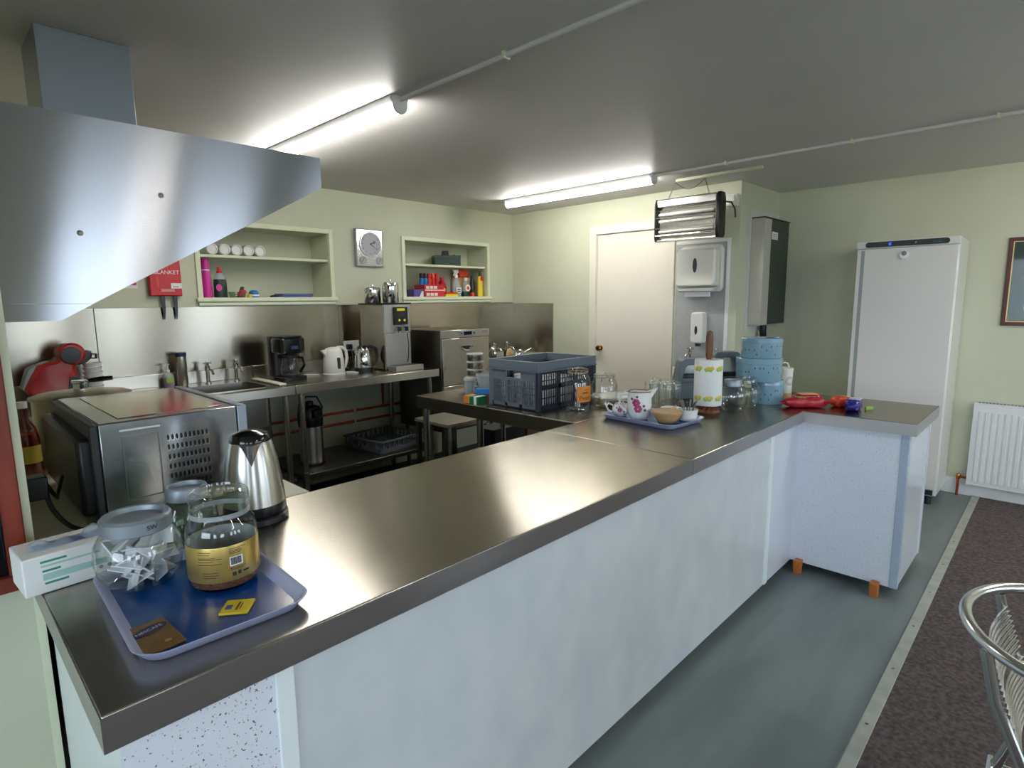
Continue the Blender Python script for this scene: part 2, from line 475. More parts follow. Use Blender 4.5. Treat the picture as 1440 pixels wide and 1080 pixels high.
# wall with the white door
DY0, DY1, DZ = 2.55, 3.295, 2.10
b = MB().box(XD, XD + .12, YS, DY0, 0, ZC).box(XD, XD + .12, DY1, YB, 0, ZC).box(XD, XD + .12, DY0, DY1, DZ, ZC)
wall_door = struct(b.build('wall_right', 'wall', flat=True), 'pale green wall with the white door')
MB().box(XD - .006, XD, 3.832, YB, .95, 1.462).build('splashback_panel', 'steel_splash', wall_door)
d = struct(MB().box(XD + .012, XD + .052, DY0 + .004, DY1 - .004, .006, DZ - .004).build('door_1', 'door_paint', bevel=.002), 'plain flush white door with brass knob')
f = MB().box(XD - .016, XD + .01, DY1, DY1 + .072, 0, DZ + .075).box(XD - .016, XD + .01, DY0 - .072, DY0, 0, DZ + .075)
f.box(XD - .016, XD + .01, DY0, DY1, DZ, DZ + .075)
f.box(XD, XD + .1, DY1 - .003, DY1, 0, DZ).box(XD, XD + .1, DY0, DY0 + .003, 0, DZ).box(XD, XD + .1, DY0, DY1, DZ - .003, DZ)
f.build('door_frame', 'door_paint', d, bevel=.003)
MB().lathe([(.012, 0), (.012, -.02), (.026, -.03), (.03, -.042), (.022, -.056), (0, -.06)], 20, (XD + .012, 3.245, 1.03), 'x').build('door_knob', 'brass', d)
MB().lathe([(.024, 0), (.024, -.004), (.016, -.006)], 20, (XD + .012, 3.245, 1.03), 'x').build('knob_rose', 'brass', d)

# side wall of the boxed-in room, far right wall
b = MB().box(XD + .12, XR + .1, YS, YS + .12, 0, ZC)
struct(b.build('wall_side', 'wall', flat=True), 'narrow pale green wall behind the green cabinet')
b = MB().box(XR, XR + .15, YW - .15, YS, 0, ZC)
wr = struct(b.build('wall_far_right', 'wall', flat=True), 'pale green wall behind the fridge and radiator')
struct(MB().box(XR - .016, XR, YW, YS, 0, .125).build('baseboard_right', 'white', bevel=.004), 'white skirting board along the right wall')
struct(MB().box(XD - .014, XD, YS - .014, DY0 - .073, 0, .1).build('baseboard_door', 'wall_trim', bevel=.004))

# hall walls behind the camera, with daylight windows
def window_wall(name, horiz, lo, hi, pos, thick, wins, z0, z1, first):
    def bx(m, a, c, p0, p1, za, zb):
        return m.box(a, c, p0, p1, za, zb) if horiz else m.box(p0, p1, a, c, za, zb)
    p0, p1 = min(pos, pos + thick), max(pos, pos + thick)
    m = MB(); bx(m, lo, hi, p0, p1, 0, z0); bx(m, lo, hi, p0, p1, z1, ZC)
    e = lo
    for a, c in wins:
        bx(m, e, a, p0, p1, z0, z1); e = c
    bx(m, e, hi, p0, p1, z0, z1)
    struct(m.build(name, 'wall', flat=True))
    mid = (p0 + p1) / 2
    for k, (a, c) in enumerate(wins):
        f = MB(); t = .05
        bx(f, a, a + t, mid - .03, mid + .03, z0, z1); bx(f, c - t, c, mid - .03, mid + .03, z0, z1)
        bx(f, a, c, mid - .03, mid + .03, z0, z0 + t); bx(f, a, c, mid - .03, mid + .03, z1 - t, z1)
        w = struct(f.build('window_%d' % (first + k), 'white', bevel=.003), 'white framed hall window')
        g = MB(); bx(g, a + t, c - t, mid - .003, mid + .003, z0 + t, z1 - t); g.build('pane', 'window_glass', w)
        s = MB(); bx(s, a - .05, c + .05, (p1 if thick < 0 else p0) - .06, (p1 if thick < 0 else p0) + .06, z0 - .03, z0); s.build('sill', 'white', w, bevel=.004)
        L = bpy.data.lights.new('daylight_portal', 'AREA'); L.shape = 'RECTANGLE'
        L.size, L.size_y = (c - a), (z1 - z0)
        L.cycles.is_portal = True
        lo_ = bpy.data.objects.new('daylight_portal', L); COL.objects.link(lo_)
        q = p0 if thick < 0 else p1
        if horiz:
            lo_.location = ((a + c) / 2, q, (z0 + z1) / 2); dirv = Vector((0, 1 if thick < 0 else -1, 0))
        else:
            lo_.location = (q, (a + c) / 2, (z0 + z1) / 2); dirv = Vector((1 if thick < 0 else -1, 0, 0))
        lo_.rotation_euler = dirv.to_track_quat('-Z', 'Y').to_euler()
window_wall('wall_front', True, XH - .15, XR + .15, YW, -.15, [(-1.9, -.7), (1.1, 1.85), (2.3, 3.15), (3.75, 4.9)], .85, 2.15, 2)
window_wall('wall_hall_left', False, YW - .15, YP + .12, XH, -.15, [(-3.2, -1.9), (-1.0, .9)], .85, 2.15, 6)
gr = MB().box(-40, 40, -40, 40, -.3, -.25).build('ground', 'ground')
struct(gr)

# ================================================================ serving counter
CT = .90
top = thing('counter_worktop', 'long L-shaped stainless steel worktop of the serving counter', 'worktop', (.13, .97, CT - .06))
MB().box(0, 1.852, 0, .73, 0, .06).build('worktop_section', 'steel_top', top, bevel=.003)
MB().prism([(1.855, 0), (3.1, 0), (3.1, -.5), (3.73, -.5), (3.73, .73), (1.855, .73)], 0, .06).build('worktop_section', 'steel_top', top, bevel=.003)
for q in ([(0, -.0015), (1.852, -.0015), (1.852, 0), (0, 0)], [(1.855, -.0015), (3.1, -.0015), (3.1, 0), (1.855, 0)], [(3.0985, -.5), (3.1, -.5), (3.1, -.0015), (3.0985, -.0015)], [(3.0985, -.5015), (3.7315, -.5015), (3.7315, -.5), (3.0985, -.5)], [(3.73, -.5), (3.7315, -.5), (3.7315, .73), (3.73, .73)], [(-.0015, -.0015), (0, -.0015), (0, .73), (-.0015, .73)]):
    MB().prism(q, 0, .0575).build('front_edge', 'steel_lip', top)
base = thing('serving_counter', 'white panelled counter base standing on small wooden feet', 'counter', (.155, 1.0, 0))
B0, B1 = .052, .839
MB().box(0, .24, 0, .018, B0, B1).build('speckled_panel', 'speckle', base)
MB().box(.24, .275, -.007, .018, B0, B1).build('cover_strip', 'strip_white', base, bevel=.002)
MB().box(.275, 2.705, 0, .018, B0, B1).build('front_panel', 'marble', base)
MB().box(2.705, 2.742, -.006, .018, B0, B1).build('cover_strip', 'strip_white', base, bevel=.002)
MB().box(2.742, 3.105, 0, .018, B0, B1).build('front_panel', 'panel_white', base)
MB().box(3.105, 3.123, -.47, 0, B0, B1).build('return_panel', 'speckle_fine', base)
MB().box(3.099, 3.135, -.505, -.47, B0, B1).build('corner_trim', 'trim_grey', base, bevel=.003)
MB().box(3.135, 3.66, -.500, -.482, B0, B1).build('end_panel', 'panel_white', base)
MB().box(3.66, 3.685, -.505, .68, B0, B1).build('side_panel', 'panel_white', base)
MB().box(0, .018, .018, .68, B0, B1).build('end_panel', 'strip_white', base)
MB().box(.02, 3.10, .022, .64, B0 + .02, B1 - .003).build('carcass', 'charcoal', base)
MB().box(3.126, 3.655, -.478, .64, B0 + .02, B1 - .003).build('carcass', 'charcoal', base)
for x, y in ((1.475, .022), (2.715, .022), (.5, .022), (3.075, -.08), (3.07, -.445), (3.6, -.47), (.06, .5), (1.475, .6), (3.1, .6), (3.62, .4)):
    m = MB()
    m.prism([(x - .026, 0 + B0 + .02), (x + .026, B0 + .02), (x + .02, .03), (x + .014, 0), (x - .014, 0), (x - .02, .03)], y - .018 + .03, y + .03 + .018, 'y')
    m.build('foot', 'foot_wood', base, bevel=.002)

# ================================================================ extractor hood
HY0, HY1 = 2.0, 3.25
hood = thing('extractor_hood', 'brushed steel extractor hood with sloping underside and ceiling duct', 'hood', (XK, HY0, 1.456))
prof = [(0, .048), (0, .556), (.944, .556), (.944, .452), (.222, .046)]
MB().prism(prof, 0, .004, 'y').build('side_panel', 'steel_hood', hood)
MB().prism([(0, 0), (0, .047), (.221, .045), (.143, 0)], -.003, .003, 'y').build('folded_edge', 'steel_hood', hood)
MB().prism(prof, HY1 - HY0 - .004, HY1 - HY0, 'y').build('side_panel', 'steel_hood', hood)
MB().box(0, .944, .004, HY1 - HY0 - .004, .552, .556).build('top_panel', 'steel_hood', hood)
MB().box(.94, .944, .004, HY1 - HY0 - .004, .452, .552).build('front_lip', 'steel_hood', hood)
MB().box(0, .004, .004, HY1 - HY0 - .004, .05, .552).build('back_panel', 'steel_dark', hood)
m = MB()
for k in range(9):
    x = .08 + k * .09
    m.box(x, x + .05, .02, HY1 - HY0 - .02, .40, .405)
m.build('baffle_filter', 'steel_dark', hood)
MB().box(.235, .502, .489, .76, .556, ZC - 1.456).build('duct', 'zinc', hood, bevel=.002)
for x, z in ((.21, .24), (.42, .365)):
    MB().lathe([(.008, 0), (.007, -.003), (0, -.004)], 14, (x, 0, z), 'y').build('rivet', 'steel_dark', hood)

# ================================================================ ceiling battens and conduits
def batten(x, y0, y1, label):
    t = thing('ceiling_light', label, 'light', (x, y0, ZC), 0, 'LED battens on the ceiling')
    L = y1 - y0
    MB().prism([(-.05, 0), (-.05, -.008), (-.030, -.034), (.030, -.034), (.05, -.008), (.05, 0)], .012, L - .012, 'y').build('housing', 'white', t, bevel=.002)
    pts = [(.032 * math.cos(a), -.034 - .036 * math.sin(a)) for a in [PI * k / 10 for k in range(11)]]
    MB().prism(pts, .014, L - .014, 'y').build('diffuser', 'led', t)
    cp = [(-.037, 0), (.037, 0)] + [(.037 * math.cos(a), -.036 - .038 * math.sin(a)) for a in [PI * k / 10 for k in range(11)]]
    MB().prism(cp, 0, .014, 'y').build('end_cap', 'white', t, bevel=.002)
    MB().prism(cp, L - .014, L, 'y').build('end_cap', 'white', t, bevel=.002)
    return t
batten(1.625, 2.235, 3.77, 'lit white LED batten partly hidden behind the extractor hood')
batten(3.90, 2.285, 3.80, 'lit white LED batten near the door wall')
batten(1.625, -2.9, -1.4, 'LED batten on the hall ceiling in line with the hood batten')
batten(3.90, -1.5, 0.0, 'LED batten on the hall ceiling near the right wall')
def conduit(x, y0, y1, label, clips):
    t = thing('cable_conduit', label, 'conduit', (x, y0, ZC), 0, 'cable conduits on the ceiling')
    MB().tube([(0, 0, -.013), (0, (y1 - y0) / 2, -.013), (0, y1 - y0, -.013)], .010, 10).build('pipe', 'ceiling', t)
    for c in clips:
        MB().box(-.017, .017, c - y0 - .008, c - y0 + .008, -.027, 0).build('clip', 'wall_trim', t, bevel=.003)
conduit(1.625, -1.4, 2.235, 'thin painted conduit running from the hood-side batten', (1.58, .9, .2, -.6))
conduit(3.90, 0.0, 2.285, 'thin painted conduit running from the batten by the door', (1.75, 1.0, .35))
o = MB().box(4.18, 4.21, 1.62, 2.27, ZC - .022, ZC).build('cable_trunking', 'wall_trim', bevel=.003)
tag(o, 'short white cable trunking on ceiling above the insect killer', 'trunking')
# ================================================================ kitchen benches and tables
BZ = .945
def legs(t, pts, r, z1, m='steel', collar=None):
    for x, y in pts:
        l = MB().cyl((x, y, .02), r, z1 - .02, 14).build('leg', m, t)
        MB().lathe([(r * .8, 0), (r * .9, .03), (r * .6, .05)], 12, (x, y, 0)).build('leg_foot', 'charcoal', l)
        if collar: MB().cyl((x, y, collar - .045), r + .004, .06, 14).build('collar', m, l)
su = thing('sink_unit', 'stainless sink unit under the wide niche with single bowl and drainer', 'sink', (0, 0, 0))
X0, X1, Y0, Y1 = XK, 1.742, 3.70, 4.40
hx0, hx1, hy0, hy1 = 1.14, 1.62, 3.78, 4.18
m = MB().box(X0, hx0, Y0, Y1, BZ - .03, BZ).box(hx1, X1, Y0, Y1, BZ - .03, BZ).box(hx0, hx1, Y0, hy0, BZ - .03, BZ).box(hx0, hx1, hy1, Y1, BZ - .03, BZ)
m.build('drainer_top', 'steel', su)
MB().box(X0, X1, Y0 - .003, Y0 + .012, BZ - .06, BZ).build('apron', 'steel_side', su, bevel=.003)
MB().box(X0, X1, Y1 - .015, Y1, BZ, BZ + .085).build('upstand', 'steel_side', wall_back, bevel=.002)
m = MB()
o4 = rrect(hx1 - hx0, hy1 - hy0, .05, 5, (hx0 + hx1) / 2, (hy0 + hy1) / 2); i4 = rrect(hx1 - hx0 - .02, hy1 - hy0 - .02, .05, 5, (hx0 + hx1) / 2, (hy0 + hy1) / 2)
m.ringprism(o4, i4, BZ - .25, BZ + .003)
m.prism(o4, BZ - .262, BZ - .25)
m.build('bowl', 'steel', su)
legs(su, ((.2, 3.76), (1.70, 3.76), (.2, 4.34), (1.70, 4.34)), .019, BZ - .03, 'steel', .3)
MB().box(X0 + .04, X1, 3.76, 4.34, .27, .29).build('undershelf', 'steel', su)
MB().tube([(1.38, 3.98, BZ - .26), (1.38, 3.98, .55), (1.38, 4.1, .5), (1.38, 4.38, .5)], .02, 10).build('waste_pipe', 'charcoal', su)
def tap(x, y, z, label, rz=0, h=.13):
    t = thing('tap', label, 'tap', (x, y, z), rz, 'chrome taps')
    MB().lathe([(.022, 0), (.022, .006), (.013, .01), (.012, h * .55), (.017, h * .6), (.017, h * .8), (.01, h * .84), (.01, h * .9)], 16).build('body', 'chrome', t)
    MB().tube([(0, 0, h * .62), (0, -.05, h * .68), (0, -.09, h * .66), (0, -.11, h * .5)], [.011, .01, .009, .009], 10).build('spout', 'chrome', t)
    m = MB()
    for a in (0, PI / 2): m.tube([(-.026 * math.cos(a), -.026 * math.sin(a), h * .94), (.026 * math.cos(a), .026 * math.sin(a), h * .94)], .006, 8)
    m.ball((0, 0, h * .96), .011, 10, 6); m.build('handle', 'chrome', t)
    return t
tap(1.40, 4.29, BZ, 'chrome tap on the left above the wide-niche sink', h=.15)
tap(1.59, 4.29, BZ, 'chrome tap on the right above the wide-niche sink', h=.15)
o = MB().box(-.025, .025, -.23, .23, 0, .015).build('chopping_board', 'cream_top', None, (1.69, 3.99, BZ + .001), 0, bevel=.005)
tag(o, 'narrow cream board lying along the sink beside the coffee maker', 'board')

st = thing('steel_table', 'stainless steel table with undershelf between sink and dishwasher', 'table', (0, 0, 0))
MB().box(1.748, 2.975, 3.70, 4.40, BZ - .03, BZ).build('table_top', 'steel', st, bevel=.002)
MB().box(1.748, 2.975, 3.697, 3.712, BZ - .06, BZ + .0005).build('apron', 'steel_side', st, bevel=.003)
MB().box(1.748, 2.975, 4.385, 4.40, BZ, BZ + .085).build('upstand', 'steel_side', wall_back, bevel=.002)
legs(st, ((1.815, 3.765), (2.925, 3.765), (1.815, 4.33), (2.925, 4.33)), .02, BZ - .03, 'steel', .3)
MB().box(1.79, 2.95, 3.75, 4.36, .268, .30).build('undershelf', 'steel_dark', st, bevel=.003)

pt = thing('prep_table', 'stainless prep table carrying the grey crate behind the counter', 'table', (0, 0, 0))
MB().box(2.20, 2.98, 1.703, 2.975, CT - .03, CT).build('table_top', 'steel_top', pt, bevel=.002)
MB().box(2.197, 2.212, 1.703, 2.975, CT - .075, CT + .0005).build('apron', 'steel_dark', pt, bevel=.003)
MB().box(2.212, 2.98, 2.96, 2.975, CT - .075, CT - .001).build('apron', 'steel_dark', pt, bevel=.003)
legs(pt, ((2.24, 2.93), (2.94, 2.93), (2.24, 2.42), (2.24, 1.78), (2.94, 1.78)), .02, CT - .03, 'steel')
lt = thing('low_table', 'low grey metal table standing in front of the dishwasher', 'table', (2.64, 3.20, 0))
MB().box(0, .40, 0, .40, .575, .6).build('table_top', 'low_table', lt, bevel=.003)
for x in (.02, .38):
    for y in (.02, .38): MB().cbox(x, y, .287, .03, .03, .575).build('leg', 'steel', lt)
ct = thing('side_worktop', 'cream laminate worktop under the extractor hood', 'table', (XK + .012, 1.706, 0))
MB().box(0, .672, 0, 1.55, .862, CT).build('table_top', 'cream_top', ct, bevel=.004)
for x in (.03, .64):
    for y in (.03, 1.5): MB().cbox(x, y, .431, .04, .04, .862).build('leg', 'charcoal', ct)
MB().box(.01, .03, .05, 1.5, .3, .862).build('back_board', 'charcoal', ct)

# second sink at the far corner
s2 = thing('corner_sink', 'second stainless sink in the corner beside the dishwasher', 'sink', (3.60, 3.74, 0))
m = MB().box(0, .2, 0, .655, .87, .90).box(.72, .98, 0, .655, .87, .90).box(.2, .72, 0, .1, .87, .90).box(.2, .72, .52, .655, .87, .90)
m.build('drainer_top', 'steel', s2)
MB().ringprism(rrect(.52, .42, .05, 5, .46, .31), rrect(.50, .40, .05, 5, .46, .31), .66, .902).prism(rrect(.52, .42, .05, 5, .46, .31), .65, .66).build('bowl', 'steel', s2)
MB().box(0, .98, -.003, .012, .84, .90).build('apron', 'steel_side', s2)
legs(s2, ((.05, .05), (.93, .05), (.05, .6), (.93, .6)), .019, .87)
tap(4.17, 4.27, .90, 'chrome tap nearest the dishwasher at the corner sink', h=.16)
tap(4.36, 4.27, .90, 'chrome tap nearest the corner at the corner sink', h=.16)

# ================================================================ appliances along the back wall
# water boiler
wb = thing('water_boiler', 'tall steel hot water boiler with black control panel and two taps', 'water boiler', (2.605, 3.915, BZ))
MB().box(0, .258, .0, .345, .012, .53).build('casing', 'steel_splash', wb, bevel=.004)
MB().box(-.008, .266, -.01, .355, .53, .542).build('lid', 'black', wb, bevel=.003)
MB().box(.004, .254, -.006, .0, .305, .527).build('front_panel', 'boiler_front', wb, bevel=.002)
MB().box(.008, .250, -.004, .0, .03, .298).build('front_panel', 'boiler_front', wb, bevel=.002)
cp = MB().box(.085, .215, -.028, -.006, .365, .507).build('control_panel', 'black', wb, bevel=.004)
MB().box(.11, .185, -.030, -.028, .477, .497).build('display', 'lcd_yellow', cp)
MB().box(.125, .18, -.030, -.028, .43, .462).build('screen', 'charcoal', cp)
for x in (.13, .18): MB().lathe([(.01, -.028), (.009, -.032), (0, -.033)], 12, (x, 0, .402), 'y').build('button', 'lcd_yellow', cp)
for x in (.115, .185):
    tp = MB().tube([(x, -.006, .345), (x, -.03, .345), (x, -.045, .33), (x, -.045, .30)], .009, 10).build('tap', 'chrome', wb)
    MB().box(x - .012, x + .012, -.056, -.034, .315, .35).build('lever', 'black', tp, bevel=.003)
MB().tube([(.20, -.03, .30), (.212, -.03, .2), (.205, -.03, .1), (.19, -.03, .06)], .004, 8).build('drip_hose', 'charcoal', wb)
dt = MB().box(.02, .29, -.118, -.005, .0, .042).build('drip_tray', 'boiler_front', wb, bevel=.003)
MB().box(.03, .28, -.108, -.012, .042, .044).build('grille', 'charcoal', dt)
for x in (.03, .23):
    for y in (.03, .31): MB().cyl((x, y, 0), .012, .013, 10).build('foot', 'black', wb)
# canisters on the boiler
def canister(loc, r, h, label):
    t = thing('canister', label, 'canister', loc, 0, 'steel canisters on the boiler')
    MB().lathe([(r * .96, 0), (r, .004), (r, h * .72), (r, h * .73)], 28).build('body', 'chrome', t)
    l = MB().lathe([(r * 1.01, h * .735), (r * 1.01, h * .82), (r * .93, h * .91), (r * .7, h * .955), (0, h * .965)], 28).build('lid', 'chrome', t)
    MB().lathe([(.004, h * .96), (.004, h), (.011, h + .004), (.011, h + .012), (0, h + .014)], 14).build('knob', 'chrome', l)
canister((2.675, 4.165, BZ + .542), .068, .135, 'shorter wide steel canister on top of the boiler')
canister((2.775, 4.055, BZ + .542), .066, .175, 'taller steel canister on top of the boiler')

# dishwasher
dw = thing('dishwasher', 'steel undercounter dishwasher with curved door handle and display', 'dishwasher', (3.0, 3.68, 0))
MB().box(0, .535, .02, .62, .40, 1.255).build('casing', 'steel_dark', dw, bevel=.004)
fp = MB().box(0, .535, 0, .02, 1.19, 1.255).build('control_panel', 'steel_side', dw, bevel=.003)
ds = MB().box(.19, .37, -.004, 0, 1.205, 1.245).build('display_frame', 'zinc', fp, bevel=.004)
MB().box(.235, .325, -.006, -.004, 1.211, 1.239).build('display', 'black_gloss', fp)
for x in (.21, .35): MB().lathe([(.008, -.004), (.007, -.008), (0, -.008)], 12, (x, 0, 1.225), 'y').build('button', 'ink', fp)
MB().box(.455, .52, -.002, 0, 1.222, 1.242).build('badge', 'grey_print', fp)
dr = MB().box(.004, .531, 0, .02, .795, 1.185).build('door', 'steel_side', dw, bevel=.003)
arc = [(.19 + .15 * k / 12, 1.118 - .03 * math.sin(PI * k / 12)) for k in range(13)]
MB().prism(arc, -.002, .001, 'y').build('handle_recess', 'black', dr)
low = [(x, z) for x, z in arc]; low2 = [(x, z - .010 * math.sin(PI * k / 12) - .001) for k, (x, z) in enumerate(arc)][::-1]
MB().prism(low + low2, -.012, .0, 'y').build('handle_lip', 'chrome', dr)
MB().box(.004, .531, 0, .02, .42, .789).build('plinth_panel', 'steel_side', dw, bevel=.003)
for x in (.04, .495):
    for y in (.06, .57): MB().cyl((x, y, 0), .018, .4, 12).build('leg', 'steel_dark', dw)

# coffee maker
cm = thing('coffee_maker', 'black filter coffee maker with glass jug beside the sink', 'coffee maker', (1.865, 4.06, BZ), 0)
MB().prism(rrect(.19, .25, .03, 4), 0, .03).build('base', 'black_gloss', cm, bevel=.004)
MB().prism(rrect(.19, .11, .03, 4, 0, .07), .03, .31).build('water_tank', 'black', cm, bevel=.004)
MB().prism(rrect(.185, .245, .035, 4), .195, .305).build('filter_housing', 'black_gloss', cm, bevel=.01)
MB().prism(rrect(.17, .22, .035, 4), .305, .318).build('lid', 'black', cm, bevel=.006)
MB().box(-.02, .03, -.1255, -.12, .225, .25).build('badge', 'navy', cm)
MB().box(.092, .1, -.02, .03, .17, .29).build('level_window', 'translucent_white', cm, bevel=.002)
cj = MB().lathe([(.05, .032), (.066, .04), (.07, .09), (.06, .14), (.05, .165)], 24, (0, -.045, 0), cap1=False).build('jug', 'glass', cm)
MB().lathe([(.055, .16), (.056, .182), (0, .185)], 24, (0, -.045, 0)).build('jug_lid', 'black', cj)
MB().tube([(.035, -.095, .165), (.06, -.125, .16), (.065, -.135, .11), (.045, -.11, .06)], .009, 10).build('jug_handle', 'black_gloss', cj)
MB().lathe([(.06, .031), (.06, .036)], 20, (0, -.045, 0)).build('hotplate', 'charcoal', cm)

def kettle_white():
    t = thing('electric_kettle', 'white plastic electric kettle with water window on the steel table', 'kettle', (2.225, 4.045, BZ), 0)
    MB().lathe([(.083, 0), (.086, .012), (.08, .014)], 28).build('base', 'white', t)
    bd = MB().lathe([(.076, .014), (.082, .03), (.078, .10), (.068, .17), (.063, .192), (.05, .205), (.02, .212), (0, .213)], 32).build('body', 'ivory', t)
    MB().prism([(-.058, .195), (-.105, .192), (-.075, .15), (-.062, .14)], -.016, .016, 'y').build('spout', 'ivory', t, bevel=.006)
    MB().tube([(.03, 0, .205), (.075, 0, .205), (.108, 0, .18), (.115, 0, .12), (.10, 0, .06), (.078, 0, .035)], [.012, .013, .013, .012, .011, .01], 12).build('handle', 'ivory', t)
    MB().prism([(x * .012, .05 + .085 * z) for x, z in ((-1, .1), (-.6, 0), (.6, 0), (1, .1), (1, .9), (.6, 1), (-.6, 1), (-1, .9))], -.083, -.072, 'y').build('water_window', 'charcoal', t)
kettle_white()
def kettle_steel(name_loc, label):
    t = thing('electric_kettle', label, 'kettle', name_loc, 0)
    MB().lathe([(.074, 0), (.076, .02), (.072, .036)], 28).build('base', 'black', t)
    MB().lathe([(.068, .036), (.07, .045), (.066, .12), (.056, .17), (.05, .185)], 32).build('body', 'chrome', t)
    MB().lathe([(.05, .185), (.042, .2), (.02, .21), (0, .212)], 28).build('lid', 'black_gloss', t)
    MB().prism([(-.05, .17), (-.082, .172), (-.06, .135)], -.014, .014, 'y').build('spout', 'chrome', t, bevel=.005)
    MB().tube([(.03, -.01, .2), (.065, -.02, .2), (.1, -.025, .18), (.112, -.025, .12), (.1, -.02, .07), (.072, -.015, .05)], [.013, .014, .014, .013, .012, .011], 12).build('handle', 'black', t)
kettle_steel((2.47, 4.02, BZ), 'shiny steel kettle with black handle beside the white kettle')

def socket(x, z, label):
    t = thing('wall_socket', label, 'socket', (x, YB - .006, z), 0, 'double sockets on the splashback')
    MB().box(0, .146, -.010, 0, 0, .086).build('plate', 'white', t, bevel=.003)
    for k in (.035, .11):
        MB().box(k - .008, k + .008, -.0115, -.010, .068, .078).build('switch', 'ivory', t)
    p = MB().box(.018, .062, -.045, -.011, .016, .058).build('plug', 'black', t, bevel=.004)
    return t
socket(2.52, 1.085, 'white double socket with black plug behind the steel kettle')
socket(2.74, 1.085, 'white double socket half hidden behind the boiler')
def cable(path, r, m, label, cat='cable'):
    # smooth the path with a simple Catmull-Rom
    P = [Vector(p) for p in path]; out = []
    for i in range(len(P) - 1):
        a, b_, c, d_ = P[max(i - 1, 0)], P[i], P[i + 1], P[min(i + 2, len(P) - 1)]
        for k in range(6):
            t = k / 6
            out.append(.5 * ((2 * b_) + (c - a) * t + (2 * a - 5 * b_ + 4 * c - d_) * t * t + (3 * b_ - a - 3 * c + d_) * t ** 3))
    out.append(P[-1])
    o = MB().tube(out, r, 8).build('power_cable', m); tag(o, label, cat); return o
cable([(2.56, 4.35, 1.10), (2.555, 4.32, 1.04), (2.50, 4.25, .965), (2.40, 4.18, BZ + .004), (2.31, 4.10, BZ + .004)], .004, 'black', 'black cable running from the socket down to the white kettle')
cable([(2.13, 4.1, BZ + .004), (2.08, 4.15, BZ + .005), (2.0, 4.2, BZ + .005), (1.97, 4.24, BZ + .03)], .005, 'white', 'white cable between the coffee maker and white kettle')
cable([(2.32, 4.02, BZ + .005), (2.36, 3.95, BZ + .005), (2.40, 4.0, BZ + .005), (2.37, 4.08, BZ + .005), (2.31, 4.1, BZ + .005)], .005, 'white', 'loop of white cable lying beside the white kettle')

# airpot on the undershelf
ap = thing('airpot', 'tall black and steel pump airpot on the table undershelf', 'airpot', (1.985, 4.0, .30))
MB().lathe([(.088, 0), (.09, .015), (.086, .022)], 28).build('base', 'black', ap)
MB().lathe([(.084, .022), (.084, .29)], 28).build('body', 'steel_kettle', ap)
MB().lathe([(.086, .29), (.09, .33), (.09, .39), (.075, .43), (.03, .445), (0, .446)], 28).build('head', 'black', ap)
MB().lathe([(.028, .44), (.028, .47), (.02, .475), (0, .476)], 16).build('pump', 'black', ap)
MB().prism([(-.03, .36), (-.03, .42), (.03, .43), (.03, .37)], -.13, -.06, 'y').build('spout', 'black', ap, bevel=.006)
MB().box(.02, .045, -.092, -.08, .36, .395).build('label', 'ivory', ap)
MB().tube([(.09, 0, .36), (.10, 0, .42), (.06, 0, .50), (-.02, 0, .51), (-.08, 0, .46), (-.09, 0, .37)], .006, 8).build('handle', 'black', ap)

# dish rack on the undershelf
rk = thing('dish_rack', 'grey plastic dishwasher basket on the table undershelf', 'rack', (2.67, 4.08, .30), R(8))
m = MB()
m.ringprism(rrect(.46, .46, .02), rrect(.445, .445, .018), .0, .035)
m.build('base_rim', 'crate_grey', rk, bevel=.002)
MB().ringprism(rrect(.48, .48, .025), rrect(.45, .45, .02), .085, .10).build('top_rim', 'crate_grey', rk, bevel=.002)
m = MB()
for s_ in (-1, 1):
    for k in range(9):
        x = -.21 + k * .0525
        m.cbox(x, s_ * .228, .06, .008, .01, .06).cbox(s_ * .228, x, .06, .01, .008, .06)
m.build('side_bars', 'crate_grey', rk)['kind'] = 'stuff'
m = MB()
for k in range(11):
    x = -.2 + k * .04
    m.box(-.225, .225, x - .004, x + .004, .004, .012).box(x - .004, x + .004, -.225, .225, .004, .012)
m.build('base_lattice', 'crate_grey', rk)
for k in range(7):
    x = -.18 + k * .06
    m = MB()
    for q in range(5): m.tube([(x, -.18 + q * .09, .01), (x + .012, -.18 + q * .09, .085)], .005, 6)
    m.build('peg_row', 'crate_grey', rk)

# pipes on the wall under the benches
for z, lb in ((.57, 'upper copper-red pipe running along the wall under the benches'), (.475, 'lower copper-red pipe running along the wall under the benches')):
    t = thing('water_pipe', lb, 'pipe', (0, YB - .025, z), 0, 'pipes under the benches')
    MB().tube([(.3, 0, 0), (2, 0, 0), (4.5, 0, 0)], .011, 10).build('pipe', 'copper', t)
    for x in (.9, 1.7, 2.58, 3.4, 4.1): MB().box(x - .008, x + .008, -.014, .025, -.016, .016).build('clip', 'white', t, bevel=.003)
o = MB().tube([(2.88, YB - .02, .57), (2.88, YB - .02, .8), (2.88, YB - .02, .93)], .011, 10).build('riser_pipe', 'copper'); tag(o, 'short copper-red pipe rising to the table from the wall pipes', 'pipe')

